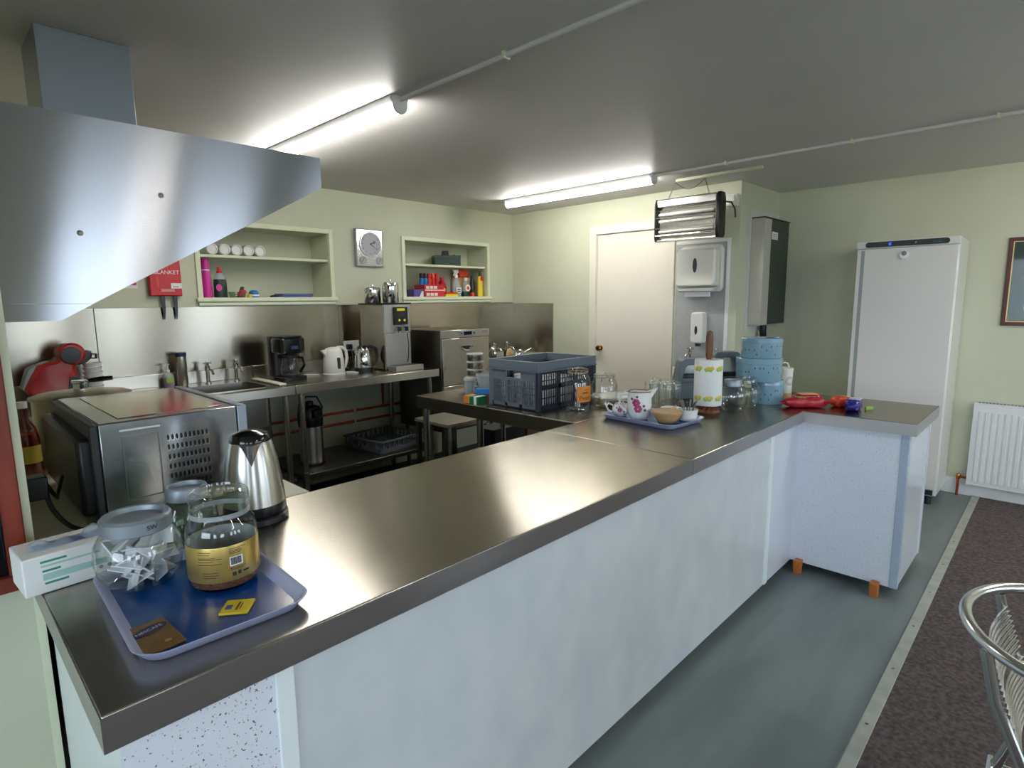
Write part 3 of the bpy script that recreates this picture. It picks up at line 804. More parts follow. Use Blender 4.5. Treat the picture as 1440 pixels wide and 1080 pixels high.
# black box and cardboard box on the kitchen floor, pink cloth over bin
o = MB().prism(rrect(.35, .19, .02), .0, .545).build('storage_box', 'black_navy', None, (3.08, 3.09, 0), 0, bevel=.004); tag(o, 'black storage box on the floor beyond the prep table', 'box')
t = thing('cardboard_box', 'brown cardboard box on the floor behind the crate table', 'box', (3.46, 3.14, 0), 0)
MB().box(-.19, .19, -.15, .15, 0, .5).build('carton', 'brown_wood', t, bevel=.003); MB().box(-.19, .19, -.152, -.03, .5, .504).build('flap', 'brown_wood', t)
t = thing('waste_bin', 'dark kitchen bin standing behind the counter', 'bin', (1.80, 1.98, 0))
MB().lathe([(.12, 0), (.15, .64), (.155, .66)], 24).build('body', 'charcoal', t)
MB().lathe([(.156, .655), (.156, .68), (.13, .70), (0, .71)], 24).build('lid', 'black', t)
m = MB(); n = 12; vs = []; fs = []
for i in range(n + 1):
    for j in range(n + 1):
        u, v = i / n * 2 - 1, j / n * 2 - 1
        r_ = math.hypot(u, v)
        z = .775 + .03 * math.sin(3 * u + 1) * math.cos(4 * v) - .04 * r_ ** 2
        vs.append((1.80 + u * .15, 1.98 + v * .13, z))
for i in range(n):
    for j in range(n): fs.append((i * (n + 1) + j, (i + 1) * (n + 1) + j, (i + 1) * (n + 1) + j + 1, i * (n + 1) + j + 1))
lo = len(vs); vs += [(x, y, .705) for x, y, z in vs]
edge = [i * (n + 1) for i in range(n + 1)] + [n * (n + 1) + j for j in range(1, n + 1)] + [i * (n + 1) + n for i in range(n - 1, -1, -1)] + [j for j in range(n - 1, 0, -1)]
fs += [(edge[k], edge[(k + 1) % len(edge)], edge[(k + 1) % len(edge)] + lo, edge[k] + lo) for k in range(len(edge))]
m.add(vs, fs); o = m.build('towel', 'cloth_pink'); tag(o, 'crumpled dusky pink towel behind the counter edge', 'towel')

# ================================================================ things on the back wall
fb = thing('fire_blanket', 'red fire blanket case with white lettering and black pull tabs', 'fire blanket', (1.215, YB, 1.55))
MB().box(-.096, .096, -.042, 0, 0, .31).build('case', 'red', fb, bevel=.006)
for x in (-.022, .052):
    MB().prism([(x - .014, .002), (x + .014, .002), (x + .010, -.09), (x + .003, -.155), (x - .003, -.155), (x - .008, -.09)], -.03, -.024, 'y').build('pull_tab', 'black', fb)
text('FIRE', .05, 'ink_white', fb, (0, -.0428, .24), (PI / 2, 0, 0))
text('BLANKET', .036, 'ink_white', fb, (.01, -.0428, .155), (PI / 2, 0, 0))
MB().box(.03, .096, -.0432, -.042, .05, .085).build('sticker', 'paper', fb)
MB().box(.04, .075, -.0436, -.043, .058, .064).build('sticker_print', 'grey_print', fb)
MB().box(-.055, -.04, -.0432, -.042, .06, .13).build('instructions', 'orange_red', fb)
for k in range(3): MB().box(-.03, .05, -.0428, -.042, .03 + k * .006, .032 + k * .006).build('print_line', 'ink_white', fb)
sg = thing('wall_sign', 'small red and white safety sign beside the fire blanket', 'sign', (1.0, YB, 1.60))
MB().box(-.06, .06, -.003, 0, 0, .2).build('plate', 'paper', sg); MB().box(-.054, .054, -.0036, -.003, .02, .19).build('print', 'red', sg)

ck = thing('wall_clock', 'square silver wall clock with two small dials below', 'clock', (2.672, YB, 1.795))
MB().box(0, .264, -.032, 0, 0, .314).build('case', 'zinc', ck, bevel=.005)
MB().box(.008, .256, -.034, -.032, .008, .306).build('front_plate', 'alu', ck, bevel=.003)
fc = MB().lathe([(.1, -.034), (.1, -.036), (0, -.036)], 48, (.138, 0, .19), 'y').build('face', 'clock_face', ck)
MB().lathe([(.1, -.034), (.105, -.036), (.105, -.042), (.099, -.042), (.099, -.036)], 48, (.138, 0, .19), 'y', False, False).build('bezel', 'alu', fc)
for h in range(1, 13):
    a = R(90 - 30 * h)
    text(str(h), .021, 'ink', fc, (.138 + .08 * math.cos(a), -.0368, .19 + .08 * math.sin(a)), (PI / 2, 0, 0), 'numeral')
def hand(a, L, w): 
    c, s_ = math.cos(a), math.sin(a)
    return [(.138 - s_ * w, .19 + c * w), (.138 + s_ * w, .19 - c * w), (.138 + c * L + s_ * w * .4, .19 + s_ * L - c * w * .4), (.138 + c * L - s_ * w * .4, .19 + s_ * L + c * w * .4)]
MB().prism(hand(R(22), .052, .004), -.0385, -.0375, 'y').ringprism([(.138 + .037 + .012 * math.cos(R(a)), .205 + .012 * math.sin(R(a))) for a in range(0, 360, 30)], [(.138 + .037 + .008 * math.cos(R(a)), .205 + .008 * math.sin(R(a))) for a in range(0, 360, 30)], -.0385, -.0375, 'y').build('hour_hand', 'ink', fc)
MB().prism(hand(R(-37), .078, .003), -.0395, -.0388, 'y').build('minute_hand', 'ink', fc)
MB().lathe([(.006, -.036), (.006, -.041), (0, -.041)], 12, (.138, 0, .19), 'y').build('hub', 'ink', fc)
for x in (.06, .226):
    d_ = MB().lathe([(.029, -.034), (.029, -.036), (0, -.036)], 28, (x, 0, .052), 'y').build('small_dial', 'clock_face', ck)
    MB().lathe([(.028, -.034), (.032, -.036), (.032, -.041), (.028, -.041)], 28, (x, 0, .052), 'y', False, False).build('dial_ring', 'zinc', d_)
    MB().prism([(x - .012, .038), (x - .009, .036), (x + .012, .07), (x + .010, .072)], -.038, -.037, 'y').build('needle', 'ink', d_)

# ---- wide niche
NF, SF = NZ0 + .0005, 1.8425
for k, (x, lab) in enumerate(((1.556, 'white plastic tub lying first from the left on the niche shelf, mostly behind the hood'), (1.643, 'white plastic tub lying second of the row on the niche shelf'), (1.728, 'white plastic tub lying third of the row on the niche shelf'), (1.813, 'white plastic tub lying fourth of the row on the niche shelf'), (1.898, 'white plastic tub lying at the right end of the row on the niche shelf'))):
    t = thing('plastic_tub', lab, 'tub', (x, 4.46, SF), 0, 'white tubs on the niche shelf')
    MB().lathe([(.040, .0), (.041, .01), (.041, .15), (.036, .155)], 24, (0, 0, .0415), 'y').build('body', 'white', t)
    MB().lathe([(0, .004), (.026, .004), (.030, -.004), (.036, -.004), (.038, 0)], 24, (0, 0, .0415), 'y', cap1=False).build('base_ring', 'ivory', t)
t = thing('pink_bottle', 'tall bright pink bottle at the left of the wide niche', 'bottle', (1.513, 4.50, NF))
MB().lathe([(.036, 0), (.038, .01), (.034, .12), (.028, .2)], 20).build('body', 'pink', t); MB().lathe([(.0285, .2), (.0285, .208)], 20).build('ring', 'white', t); MB().lathe([(.027, .208), (.025, .285), (0, .288)], 20).build('cap', 'pink', t)
t = thing('detergent_bottle', 'dark green washing-up liquid bottle with red cap in the wide niche', 'bottle', (1.606, 4.50, NF))
MB().lathe([(.044, 0), (.047, .01), (.046, .11), (.042, .14)], 20, sy=.65).build('body', 'green_dark', t)
MB().lathe([(.042, .14), (.032, .175), (.018, .185)], 20, sy=.65).build('shoulder', 'poly', t)
MB().lathe([(.02, .185), (.02, .2), (.012, .205), (.014, .225), (0, .228)], 16).build('cap', 'orange_red', t)
MB().prism([(-.02 + .02 * math.cos(R(a)), .08 + .026 * math.sin(R(a))) for a in range(0, 360, 30)], -.0325, -.029, 'y').build('label', 'pink', t)
t = thing('glass_dish', 'clear glass dish of oddments in the wide niche', 'dish', (1.722, 4.50, NF))
MB().lathe([(.05, 0), (.065, .05)], 24, cap1=False).build('bowl', 'glass_green', t)
t2 = thing('scrubbing_brush', 'red and green scourer leaning out of the glass dish', 'scourer', (1.735, 4.5, NF + .006))
M_ = Matrix.Rotation(R(28), 4, 'Y')
MB().box(-.018, .018, -.02, .02, .0, .07, M_).build('sponge', 'red', t2, bevel=.004); MB().box(-.019, -.003, -.021, .021, .055, .085, M_).build('scour_pad', 'green_dark', t2, bevel=.003)
o = MB().ball((0, 0, .018), .018).build('sponge_ball', 'yellow', None, (1.80, 4.47, NF)); tag(o, 'small yellow ball beside the glass dish', 'ball')
t = thing('blue_roll', 'small blue and white roll standing in the wide niche', 'roll', (1.845, 4.50, NF))
MB().lathe([(.034, 0), (.037, .02), (.034, .05), (.02, .062)], 20).build('wrap', 'blue', t); MB().lathe([(.0375, .018), (.0375, .03)], 20, cap0=False, cap1=False).build('band', 'ink_white', t)
for k, (dx, w) in enumerate(((0, .29), (.02, .26))):
    o = MB().prism(rrect(w, .16, .015), 0, .018).build('folded_cloth', 'cloth_blue', None, (2.15 + dx, 4.52, NF + k * .0185), bevel=.005)
    tag(o, ('lower', 'upper')[k] + ' folded blue cloth lying in the wide niche', 'cloth', 'folded cloths')
o = MB().ball((0, 0, .014), .03, sx=1.6, sy=.8, sz=.47).build('crumpled_cloth', 'navy', None, (2.0, 4.47, NF)); tag(o, 'crumpled navy cloth beside the folded blue cloths', 'cloth')

# ---- narrow niche beside the clock
t = thing('cash_box', 'dark green box with black handle on the upper shelf', 'box', (3.80, 4.56, SF), R(-30))
MB().box(-.13, .13, -.09, .09, 0, .095).build('body', 'cabinet_green', t, bevel=.005); MB().box(-.132, .132, -.092, .092, .07, .1).build('lid', 'cabinet_green', t, bevel=.004)
MB().prism([(-.045, .1), (.025, .1), (.018, .148), (-.038, .148)], -.03, .03, 'y').build('handle', 'black', t, bevel=.004); MB().ball((.08, 0, .103), .012).build('catch', 'black', t)
def carton(x, y, z, w, d_, h, m_, label, rz=0, extra=None):
    t = thing('carton', label, 'box', (x, y, z), rz, 'boxes in the clock-side niche')
    MB().box(-w / 2, w / 2, -d_ / 2, d_ / 2, 0, h).build('body', m_, t, bevel=.002)
    if extra: extra(t)
    return t
def windows3(t):
    for k in range(3): MB().box(-.10 + k * .048, -.062 + k * .048, -.0815, -.08, .017, .044).build('print', 'ivory', t)
    MB().box(-.115, .115, -.0808, -.08, .0, .008).build('stripe', 'paper', t)
carton(3.555, 4.53, NF, .235, .16, .065, 'red', 'lower maroon carton with three printed squares', 0, windows3)
carton(3.55, 4.53, NF + .0655, .235, .16, .055, 'red', 'upper maroon carton with three printed squares', 0, windows3)
def pw(t): MB().prism([(.0, 0), (.05, 0), (.05, .06), (.03, .06)], -.0715, -.07, 'y').build('print', 'ivory', t)
carton(3.375, 4.53, NF, .12, .14, .075, 'violet', 'violet packet at the left of the clock-side niche', 0, pw)
def yl(t): MB().box(-.076, .076, -.0515, .05, .033, .05).build('lid', 'red', t)
carton(3.755, 4.48, NF, .15, .10, .034, 'yellow', 'flat yellow packet with red top in front of the red bottle', 0, yl)
for k, (x, top_, low, lab) in enumerate(((3.462, 'black', 'blue', 'first blue aerosol can with black cap standing on the cartons'), (3.516, 'black', 'blue', 'second blue aerosol can with black cap standing on the cartons'), (3.568, 'red', 'orange_red', 'first red aerosol can standing on the cartons'), (3.616, 'orange_red', 'red', 'middle red aerosol can standing on the cartons'), (3.664, 'red', 'red', 'third red aerosol can at the right of the cartons'))):
    x2 = min(x, 3.645)
    t = thing('aerosol_can', lab, 'can', (3.462 + k * .046, 4.53, NF + .121), 0, 'aerosol cans in the niche')
    MB().lathe([(.021, 0), (.022, .004), (.022, .06), (.018, .064)], 18).build('body', low, t); MB().lathe([(.020, .064), (.020, .105), (.017, .11), (0, .111)], 18).build('cap', top_, t)
t = thing('sauce_bottle', 'small dark red bottle with round pale label', 'bottle', (3.735, 4.56, NF))
MB().lathe([(.045, 0), (.046, .1), (.03, .15), (.02, .17)], 20).build('body', 'red_pack', t); MB().lathe([(.021, .17), (.021, .2), (0, .202)], 16).build('cap', 'red', t)
MB().lathe([(.02, -.0465), (0, -.047)], 18, (-.012, 0, .075), 'y').build('label', 'sponge', t)
t = thing('spray_bottle', 'pale green trigger spray bottle with white head', 'spray bottle', (3.89, 4.52, NF))
MB().lathe([(.05, 0), (.054, .01), (.052, .1), (.035, .16), (.018, .2)], 24, sy=.7).build('body', 'poly', t)
MB().lathe([(.046, .004), (.049, .012), (.048, .085)], 24, sy=.7).build('liquid', 'print_pale', t)
MB().box(-.036, .036, -.040, -.037, .045, .10).build('label', 'ivory', t)
for k in range(2): MB().box(-.02, .02, -.041, -.040, .055 + k * .018, .065 + k * .018).build('print_line', 'ink', t)
MB().lathe([(.019, .195), (.019, .22), (.012, .225), (.012, .24)], 16).build('collar', 'white', t)
MB().prism([(-.045, .262), (-.04, .278), (.025, .278), (.03, .25), (.012, .236), (-.012, .236), (-.03, .25)], -.012, .012, 'y').build('trigger_head', 'white', t, bevel=.004)
MB().prism([(-.022, .25), (-.04, .215), (-.034, .212), (-.012, .24)], -.006, .006, 'y').build('trigger', 'white', t)
t = thing('polish_bottle', 'dark bottle with round cream label in the clock-side niche', 'bottle', (4.02, 4.52, NF))
MB().lathe([(.046, 0), (.05, .01), (.048, .06)], 20, sy=.6).build('liquid', 'green_dark', t); MB().lathe([(.048, .06), (.044, .13), (.02, .17)], 20, sy=.6).build('body', 'poly', t); MB().lathe([(.02, .17), (.02, .2), (0, .202)], 14).build('cap', 'ivory', t)
MB().lathe([(.036, -.0305), (0, -.032)], 24, (0, 0, .095), 'y').build('label', 'ivory', t); MB().lathe([(.018, -.033), (0, -.0335)], 16, (0, 0, .095), 'y').build('emblem', 'orange_red', t)
o = MB().prism(rrect(.13, .10, .02), 0, .075).build('hanging_packet', 'orange_red', None, (4.03, 4.60, NF + .205), bevel=.012); tag(o, 'orange-red packet on top of the cartons behind the polish bottle', 'packet')
carton(4.05, 4.63, NF, .16, .10, .204, 'sponge', 'plain pale carton standing behind the polish bottle')
t = thing('cleaner_bottle', 'slim dark bottle with orange cap end down in the niche', 'bottle', (4.09, 4.50, NF))
MB().lathe([(.022, 0), (.022, .05)], 16).build('cap', 'orange_red', t); MB().lathe([(.022, .05), (.028, .1), (.022, .17), (.008, .22), (0, .222)], 16).build('body', 'black_navy', t)
t = thing('cream_cleaner', 'tall yellow cleaner bottle at the right of the clock-side niche', 'bottle', (4.165, 4.46, NF))
MB().lathe([(.034, 0), (.036, .01), (.034, .17), (.026, .215)], 20, sy=.6).build('body', 'yellow', t); MB().lathe([(.018, .215), (.016, .25), (.008, .262), (0, .263)], 14).build('cap', 'green_dark', t)
MB().lathe([(.024, -.0225), (0, -.0235)], 18, (.006, 0, .19), 'y').build('emblem', 'red', t)

# ================================================================ left corner of the back bench
cp = thing('capsule_machine', 'red capsule coffee machine with round black head', 'coffee machine', (.52, 4.12, BZ))
k_ = .00041
def zz(pts): return [((x - 450) * k_, (930 - y) * k_) for x, y in pts]
MB().prism(zz([(130, 710), (215, 520), (300, 385), (400, 350), (500, 330), (560, 260), (700, 240), (790, 330), (720, 430), (725, 500), (745, 570), (755, 690), (690, 775), (540, 820), (400, 845), (260, 845), (180, 780)]), -.075, .075, 'y').build('body', 'red_gloss', cp, bevel=.02)
hd = MB().lathe([(.05, -.085), (.062, -.075), (.064, -.03), (.064, .03), (.062, .075), (.05, .085)], 32, (.098, 0, (930 - 250) * k_), 'y').build('head', 'red_gloss', cp)
MB().lathe([(.046, -.085), (.044, -.090), (0, -.092)], 28, (.09, 0, (930 - 265) * k_), 'y').build('side_disc', 'black', hd)
MB().prism(zz([(800, 200), (930, 230), (920, 330), (860, 390), (760, 420)]), -.04, .04, 'y').build('nozzle', 'black', hd, bevel=.008)
MB().ringprism(zz([(925, 270), (1000, 275), (998, 348), (915, 345)]), zz([(940, 285), (982, 290), (980, 335), (930, 332)]), -.02, .02, 'y').build('lever_loop', 'charcoal', hd)
MB().prism(zz([(630, 565), (735, 560), (760, 690), (690, 780), (590, 800)]), -.078, .078, 'y').build('front_grip', 'black', cp, bevel=.004)
MB().prism(zz([(110, 690), (200, 430), (300, 375), (240, 520), (140, 700)]), -.06, .06, 'y').build('water_tank', 'poly', cp, bevel=.006)
MB().prism(zz([(150, 885), (300, 845), (760, 845), (760, 930), (150, 930)]), -.07, .07, 'y').build('foot', 'black', cp, bevel=.004)
for k in range(8):
    t = thing('paper_bowl', 'white paper bowl, %s of the stack beside the red capsule machine' % ('lowest', 'second from bottom', 'third from bottom', 'fourth from bottom', 'fourth from top', 'third from top', 'second from top', 'topmost')[k], 'bowl', (.72, 4.14, BZ + k * .027), 0, 'stacked paper bowls')
    MB().lathe([(.040, 0), (.048, .024), (.050, .026), (.048, .0265), (.046, .024), (.038, .004), (0, .004)], 24).build('body', 'paper', t)
o = MB().lathe([(.0, 0), (.042, 0), (.044, .004), (.044, .21), (.042, .214), (0, .214)], 24, (-.1, 0, .044), 'x').build('bag_roll', 'translucent_white', None, (.60, 4.26, BZ)); tag(o, 'white roll lying behind the stack of paper bowls', 'roll')
t = thing('soap_dispenser', 'pump soap bottle with pink liquid beside the sink', 'soap bottle', (1.165, 4.33, BZ))
MB().lathe([(.032, 0), (.036, .01), (.036, .07), (.028, .09), (.012, .1)], 20, sy=.8).build('bottle', 'poly', t); MB().lathe([(.03, .003), (.034, .01), (.034, .06)], 20, sy=.8).build('liquid', 'rose', t)
MB().box(-.02, .02, -.031, -.029, .03, .065).build('label', 'lime', t)
MB().lathe([(.013, .1), (.013, .115), (.005, .117), (.005, .145), (.012, .147), (.012, .155), (0, .156)], 12).tube([(0, 0, .15), (-.03, 0, .148)], .004, 8).build('pump', 'ivory', t)
t = thing('vacuum_flask', 'slim steel flask with blue lid beside the sink', 'flask', (1.245, 4.31, BZ))
MB().lathe([(.03, 0), (.034, .01), (.032, .2)], 20).build('body', 'steel', t); MB().lathe([(.034, .2), (.036, .225), (.03, .228), (0, .229)], 20).build('lid', 'navy', t)

# stockpot, oil bottle, oven under the hood
sp = thing('stockpot', 'big dull steel stockpot with lid behind the oven', 'pot', (.43, 2.72, CT))
MB().lathe([(.15, 0), (.155, .008), (.155, .25), (.16, .253), (.155, .256)], 40, cap1=False).build('body', 'pot_metal', sp)
ld = MB().lathe([(.163, .252), (.163, .258), (.14, .266), (.06, .276), (0, .278)], 40).build('lid', 'pot_metal', sp)
MB().lathe([(.024, .275), (.024, .30), (.028, .303), (.028, .312), (0, .313)], 18).tube([(.02, -.01, .308), (.06, -.02, .312), (.10, -.03, .314)], [.007, .010, .008], 8).build('knob', 'chrome', ld)
for s_ in (-1, 1): MB().tube([(s_ * .05, -.15, .19), (s_ * .04, -.185, .195), (0, -.195, .197), (0, -.195, .197)], .006, 8).build('handle', 'pot_metal', sp)
ob = thing('oil_bottle', 'amber oil bottle with pale label next to the stockpot', 'bottle', (.235, 2.56, CT))
MB().lathe([(.034, 0), (.037, .01), (.037, .14), (.03, .18), (.014, .21), (.013, .25)], 20, cap1=False).build('body', 'glass_amber', ob)
MB().lathe([(.034, .004), (.0355, .01), (.0355, .13), (.03, .16)], 20).build('oil', 'amber', ob); MB().lathe([(.0375, .06), (.0375, .12)], 20, cap0=False, cap1=False).build('label', 'lemon', ob); MB().lathe([(.015, .25), (.015, .272), (0, .273)], 14).build('cap', 'ivory', ob)
ov = thing('microwave_oven', 'steel microwave oven with vented side under the extractor hood', 'oven', (.315, 1.83, CT + .012))
MB().box(0, .355, 0, .61, 0, .272).build('casing', 'oven_steel', ov, bevel=.004)
MB().box(.055, .33, .05, .56, .272, .274).build('top_panel', 'oven_top', ov, bevel=.001)
MB().box(.357, .385, -.002, .612, -.002, .274).build('front_frame', 'zinc', ov, bevel=.003)
bh = MB().box(-.05, -.001, .02, .58, .02, .235).build('back_housing', 'black', ov, bevel=.012)
MB().box(-.02, -.001, .0, .61, .0, .27).build('back_plate', 'charcoal', ov, bevel=.004)
MB().box(.045, .145, -.004, 0, .244, .250).build('pressed_rib', 'strip_white', ov, bevel=.002)  # white colour paints in the bright glint along the steel rib
MB().ringprism([(.05, .05), (.14, .05), (.14, .23), (.05, .23)], [(.053, .053), (.137, .053), (.137, .227), (.053, .227)], -.0015, 0, 'y').build('pressed_panel', 'steel_dark', ov)
m = MB(); m2 = MB()
for i in range(10):
    for j in range(6):
        x, z = .162 + i * .0115, .066 + j * .0285
        sl = [(x + .0036 * math.cos(R(a)) , z + .0085 * math.sin(R(a))) for a in range(0, 360, 45)]
        m.prism(sl, -.0008, .0002, 'y')
        m2.prism([(x + .0050 * math.cos(R(a)) + .001, z - .002 + .0095 * math.sin(R(a))) for a in range(0, 360, 45)], -.0005, .0002, 'y')
v_ = m.build('vent_slots', 'black', ov); v_['kind'] = 'stuff'
v_ = m2.build('vent_lips', 'alu', ov); v_['kind'] = 'stuff'
for x in (.03, .32):
    for y in (.04, .57): MB().cyl((x, y, -.012), .014, .012, 10).build('foot', 'black', ov)
cable([(.262, 2.1, 1.0), (.24, 2.05, .96), (.225, 1.95, .98), (.20, 1.92, 1.04)], .005, 'black', 'black lead from the back of the oven to the wall plug')
t = thing('wall_plug', 'black plug in a wall socket beside the oven', 'plug', (XK, 1.90, 1.03))
MB().box(0, .012, -.04, .05, -.04, .05).build('socket_plate', 'white', t, bevel=.003); MB().box(.012, .058, -.028, .028, -.03, .03).build('plug_body', 'black', t, bevel=.005)
cable([(.20, 1.90, 1.0), (.21, 1.885, .96), (.24, 1.86, .915), (.29, 1.80, .906)], .006, 'black', 'black cable hanging from the wall plug onto the cream worktop')
# ================================================================ things on the counter
def sector(m, r, z0, z1, a0, a1, n=8, dr=.0006, rf=None):
    vs = []; fs = []
    rr = rf or (lambda z: r)
    for k in range(n + 1):
        a = R(a0 + (a1 - a0) * k / n)
        for z in (z0, z1):
            q = rr(z)
            vs += [(q * math.cos(a), q * math.sin(a), z), ((q + dr) * math.cos(a), (q + dr) * math.sin(a), z)]
    for k in range(n):
        i, j = k * 4, k * 4 + 4
        fs += [(i + 1, j + 1, j + 3, i + 3), (i, i + 2, j + 2, j), (i, j, j + 1, i + 1), (i + 2, i + 3, j + 3, j + 2)]
    fs += [(0, 1, 3, 2), (n * 4, n * 4 + 2, n * 4 + 3, n * 4 + 1)]
    m.add(vs, fs); return m

def tray(loc, rz, w, d, label):
    t = thing('serving_tray', label, 'tray', loc, rz, 'blue and white trays')
    n = 6
    def ring(dw, z, wav=0):
        P = rrect(w + dw, d + dw, .045 + dw / 4, n)
        return [(x, y, z - wav * max(0, math.cos(PI * y / d)) * (1 if abs(x) > w * .35 else 0) - wav * max(0, math.cos(PI * x / w)) * (1 if abs(y) > d * .4 else 0)) for x, y in P]
    layers = [ring(-.05, .0), ring(-.03, .005), ring(-.002, .026, .008), ring(.004, .029, .008), ring(.0, .03, .008), ring(-.010, .027, .008), ring(-.036, .010), ring(-.05, .005)]
    vs = [p for L in layers for p in L]; c = len(layers[0]); fs = []
    for i in range(len(layers) - 1):
        for k in range(c): fs.append((i * c + k, i * c + (k + 1) % c, (i + 1) * c + (k + 1) % c, (i + 1) * c + k))
    fs.append(tuple(range(c))[::-1]); fs.append(tuple((len(layers) - 1) * c + k for k in range(c)))
    MB().add(vs, fs).build('rim', 'tray_rim', t, angle=60)
    MB().prism(rrect(w - .042, d - .042, .035, n), .0052, .0075).build('liner', 'blue_tray', t)
    return t
tray((.352, 1.245, CT), R(-2), .30, .43, 'blue tray with pale rim holding the coffee and sachet jars')
tray((2.505, 1.452, CT), R(-5), .30, .43, 'blue tray with pale rim holding the china jugs and bowls')
TZ = CT + .0078

def jar_globe(loc, r, h, label, lid='zinc', gm='glass', lidr=.74):
    t = thing('glass_jar', label, 'jar', loc)
    MB().lathe([(0, .003), (r * .6, .0), (r * .72, .006), (r * .93, h * .2), (r, h * .42), (r * .95, h * .62), (r * .8, h * .76), (r * lidr * .95, h * .80)], 40, cap0=False, cap1=False).build('body', gm, t)
    l = MB().lathe([(r * lidr, h * .78), (r * (lidr + .05), h * .80), (r * (lidr + .05), h * .965), (r * lidr, h), (r * lidr * .88, h * .995), (r * lidr * .84, h * .93), (0, h * .92)], 40, cap0=False).build('lid', lid, t)
    return t, l
t, l = jar_globe((.287, 1.392, TZ), .084, .152, 'round glass jar with grey metal lid full of white sachets')
text('SW', .014, 'ink', l, (.0137, -.0665, .135), (PI / 2, 0, R(12)), 'marking')
rnd = random.Random(3)
for k in range(40):
    ph = rnd.uniform(0, 2 * PI); zz_ = .014 + .0022 * k
    rr_ = .054 * (1 - ((zz_ - .062) / .085) ** 2) ** .5 * rnd.uniform(.55, 1)
    o = MB().box(-.029, .029, -.019, .019, -.0016, .0016).build('sugar_sachet', 'sachet_paper', None, (.287 + rr_ * .8 * math.cos(ph), 1.392 + rr_ * .8 * math.sin(ph), TZ + zz_))
    o.rotation_euler = (rnd.uniform(-1.2, 1.2), rnd.uniform(-.9, .9), rnd.uniform(0, 6))
    tag(o, 'small white paper sachet piled inside the round glass jar', 'sachet', 'sachets in the round jar')
    if k % 3 == 0: MB().box(-.012, .012, -.008, .008, .0012, .0015).build('print', 'grey_print', o)
jar_globe((.43, 1.54, CT), .066, .155, 'empty green-tinted glass jar with metal lid behind the coffee jar', gm='glass_green', lidr=.66)

cj = thing('coffee_jar', 'tall glass coffee jar with gold label and glass lid', 'jar', (.412, 1.262, TZ))
MB().lathe([(0, .004), (.055, .0), (.066, .006), (.0695, .02), (.0695, .118), (.066, .136), (.056, .150), (.055, .158)], 44, cap0=False, cap1=False).build('body', 'glass', cj)
l = MB().lathe([(.0545, .156), (.0575, .158), (.0585, .178), (.0565, .181), (.0585, .185), (.0575, .198), (.050, .204), (.045, .2045), (.044, .200), (0, .199)], 44, cap0=False).build('lid', 'glass', cj)
MB().lathe([(.0575, .152), (.0585, .153), (.0585, .162), (.0575, .163)], 44, cap0=False, cap1=False).build('seal', 'frosted', l)
MB().lathe([(.0, .005), (.052, .0045), (.0645, .010), (.067, .02), (.067, .030), (0, .034)], 40).build('coffee', 'coffee', cj)
MB().lathe([(.0688, .034), (.0688, .100)], 48, cap0=False, cap1=False).build('label_back', 'print_grey', cj)
lb = MB().lathe([(.0700, .026), (.0703, .027), (.0703, .100), (.0700, .101)], 60, cap0=False, cap1=False).build('label', 'gold', cj)
sector(MB(), .0706, .058, .077, -100, -79).build('barcode_patch', 'paper', lb)
m = MB(); a = -98.5
for k in range(13):
    w = (.6, 1.1, .5, .8, 1.3)[k % 5]; sector(m, .0713, .0605, .0755, a, a + w, 2, .0003); a += w + .5
m.build('barcode', 'ink', lb)
m = MB()
for k, (z, a0, a1) in enumerate(((.092, -150, -128), (.087, -150, -130), (.080, -150, -122), (.077, -150, -112), (.072, -150, -125), (.066, -150, -112), (.048, -143, -118), (.043, -143, -118), (.038, -143, -122), (.094, -100, -72), (.090, -100, -80), (.087, -100, -80), (.084, -100, -82), (.052, -100, -74), (.049, -100, -78))): sector(m, .0705, z, z + .0012, a0, a1, 6, .0003)
m.build('fine_print', 'ink_brown', lb)
m = MB(); sector(m, .0705, .036, .044, -97, -91, 4, .0003); sector(m, .0705, .037, .045, -88, -83, 4, .0003); sector(m, .0705, .039, .0425, -79, -69, 4, .0003); m.build('symbols', 'ink', lb)

sb = thing('yellow_sachet', 'square yellow tea sachet lying on the blue tray', 'sachet', (.383, 1.122, TZ), R(-38))
MB().box(-.027, .027, -.026, .026, 0, .006).build('envelope', 'yellow', sb, bevel=.002)
MB().box(-.02, -.008, -.012, .004, .006, .0064).build('print_patch', 'cloth_blue', sb); MB().box(.0, .004, -.016, .014, .006, .0064).build('print_line', 'ink_brown', sb); MB().box(.007, .009, -.012, .010, .006, .0064).build('print_line', 'ink_brown', sb)
sb = thing('coffee_sachet', 'brown coffee sachet with dark oval logo on the blue tray', 'sachet', (.241, 1.13, TZ), R(3))
MB().box(-.034, .034, -.058, .058, 0, .004).build('envelope', 'sachet_brown', sb, bevel=.0015)
lg = MB().prism([(.031 * math.cos(R(a)), .025 + .015 * math.sin(R(a)) + .006 * math.cos(R(a))) for a in range(0, 360, 15)], .0041, .0046).build('oval_logo', 'navy', sb)
text('NESCAFÉ', .0115, 'ink_white', lg, (0, .025, .0048), (0, 0, R(11)))
MB().prism([(.012 + .006 * math.cos(R(a)), -.035 + .005 * math.sin(R(a))) for a in range(0, 360, 30)], .0041, .0045).build('bean_mark', 'gold', sb)

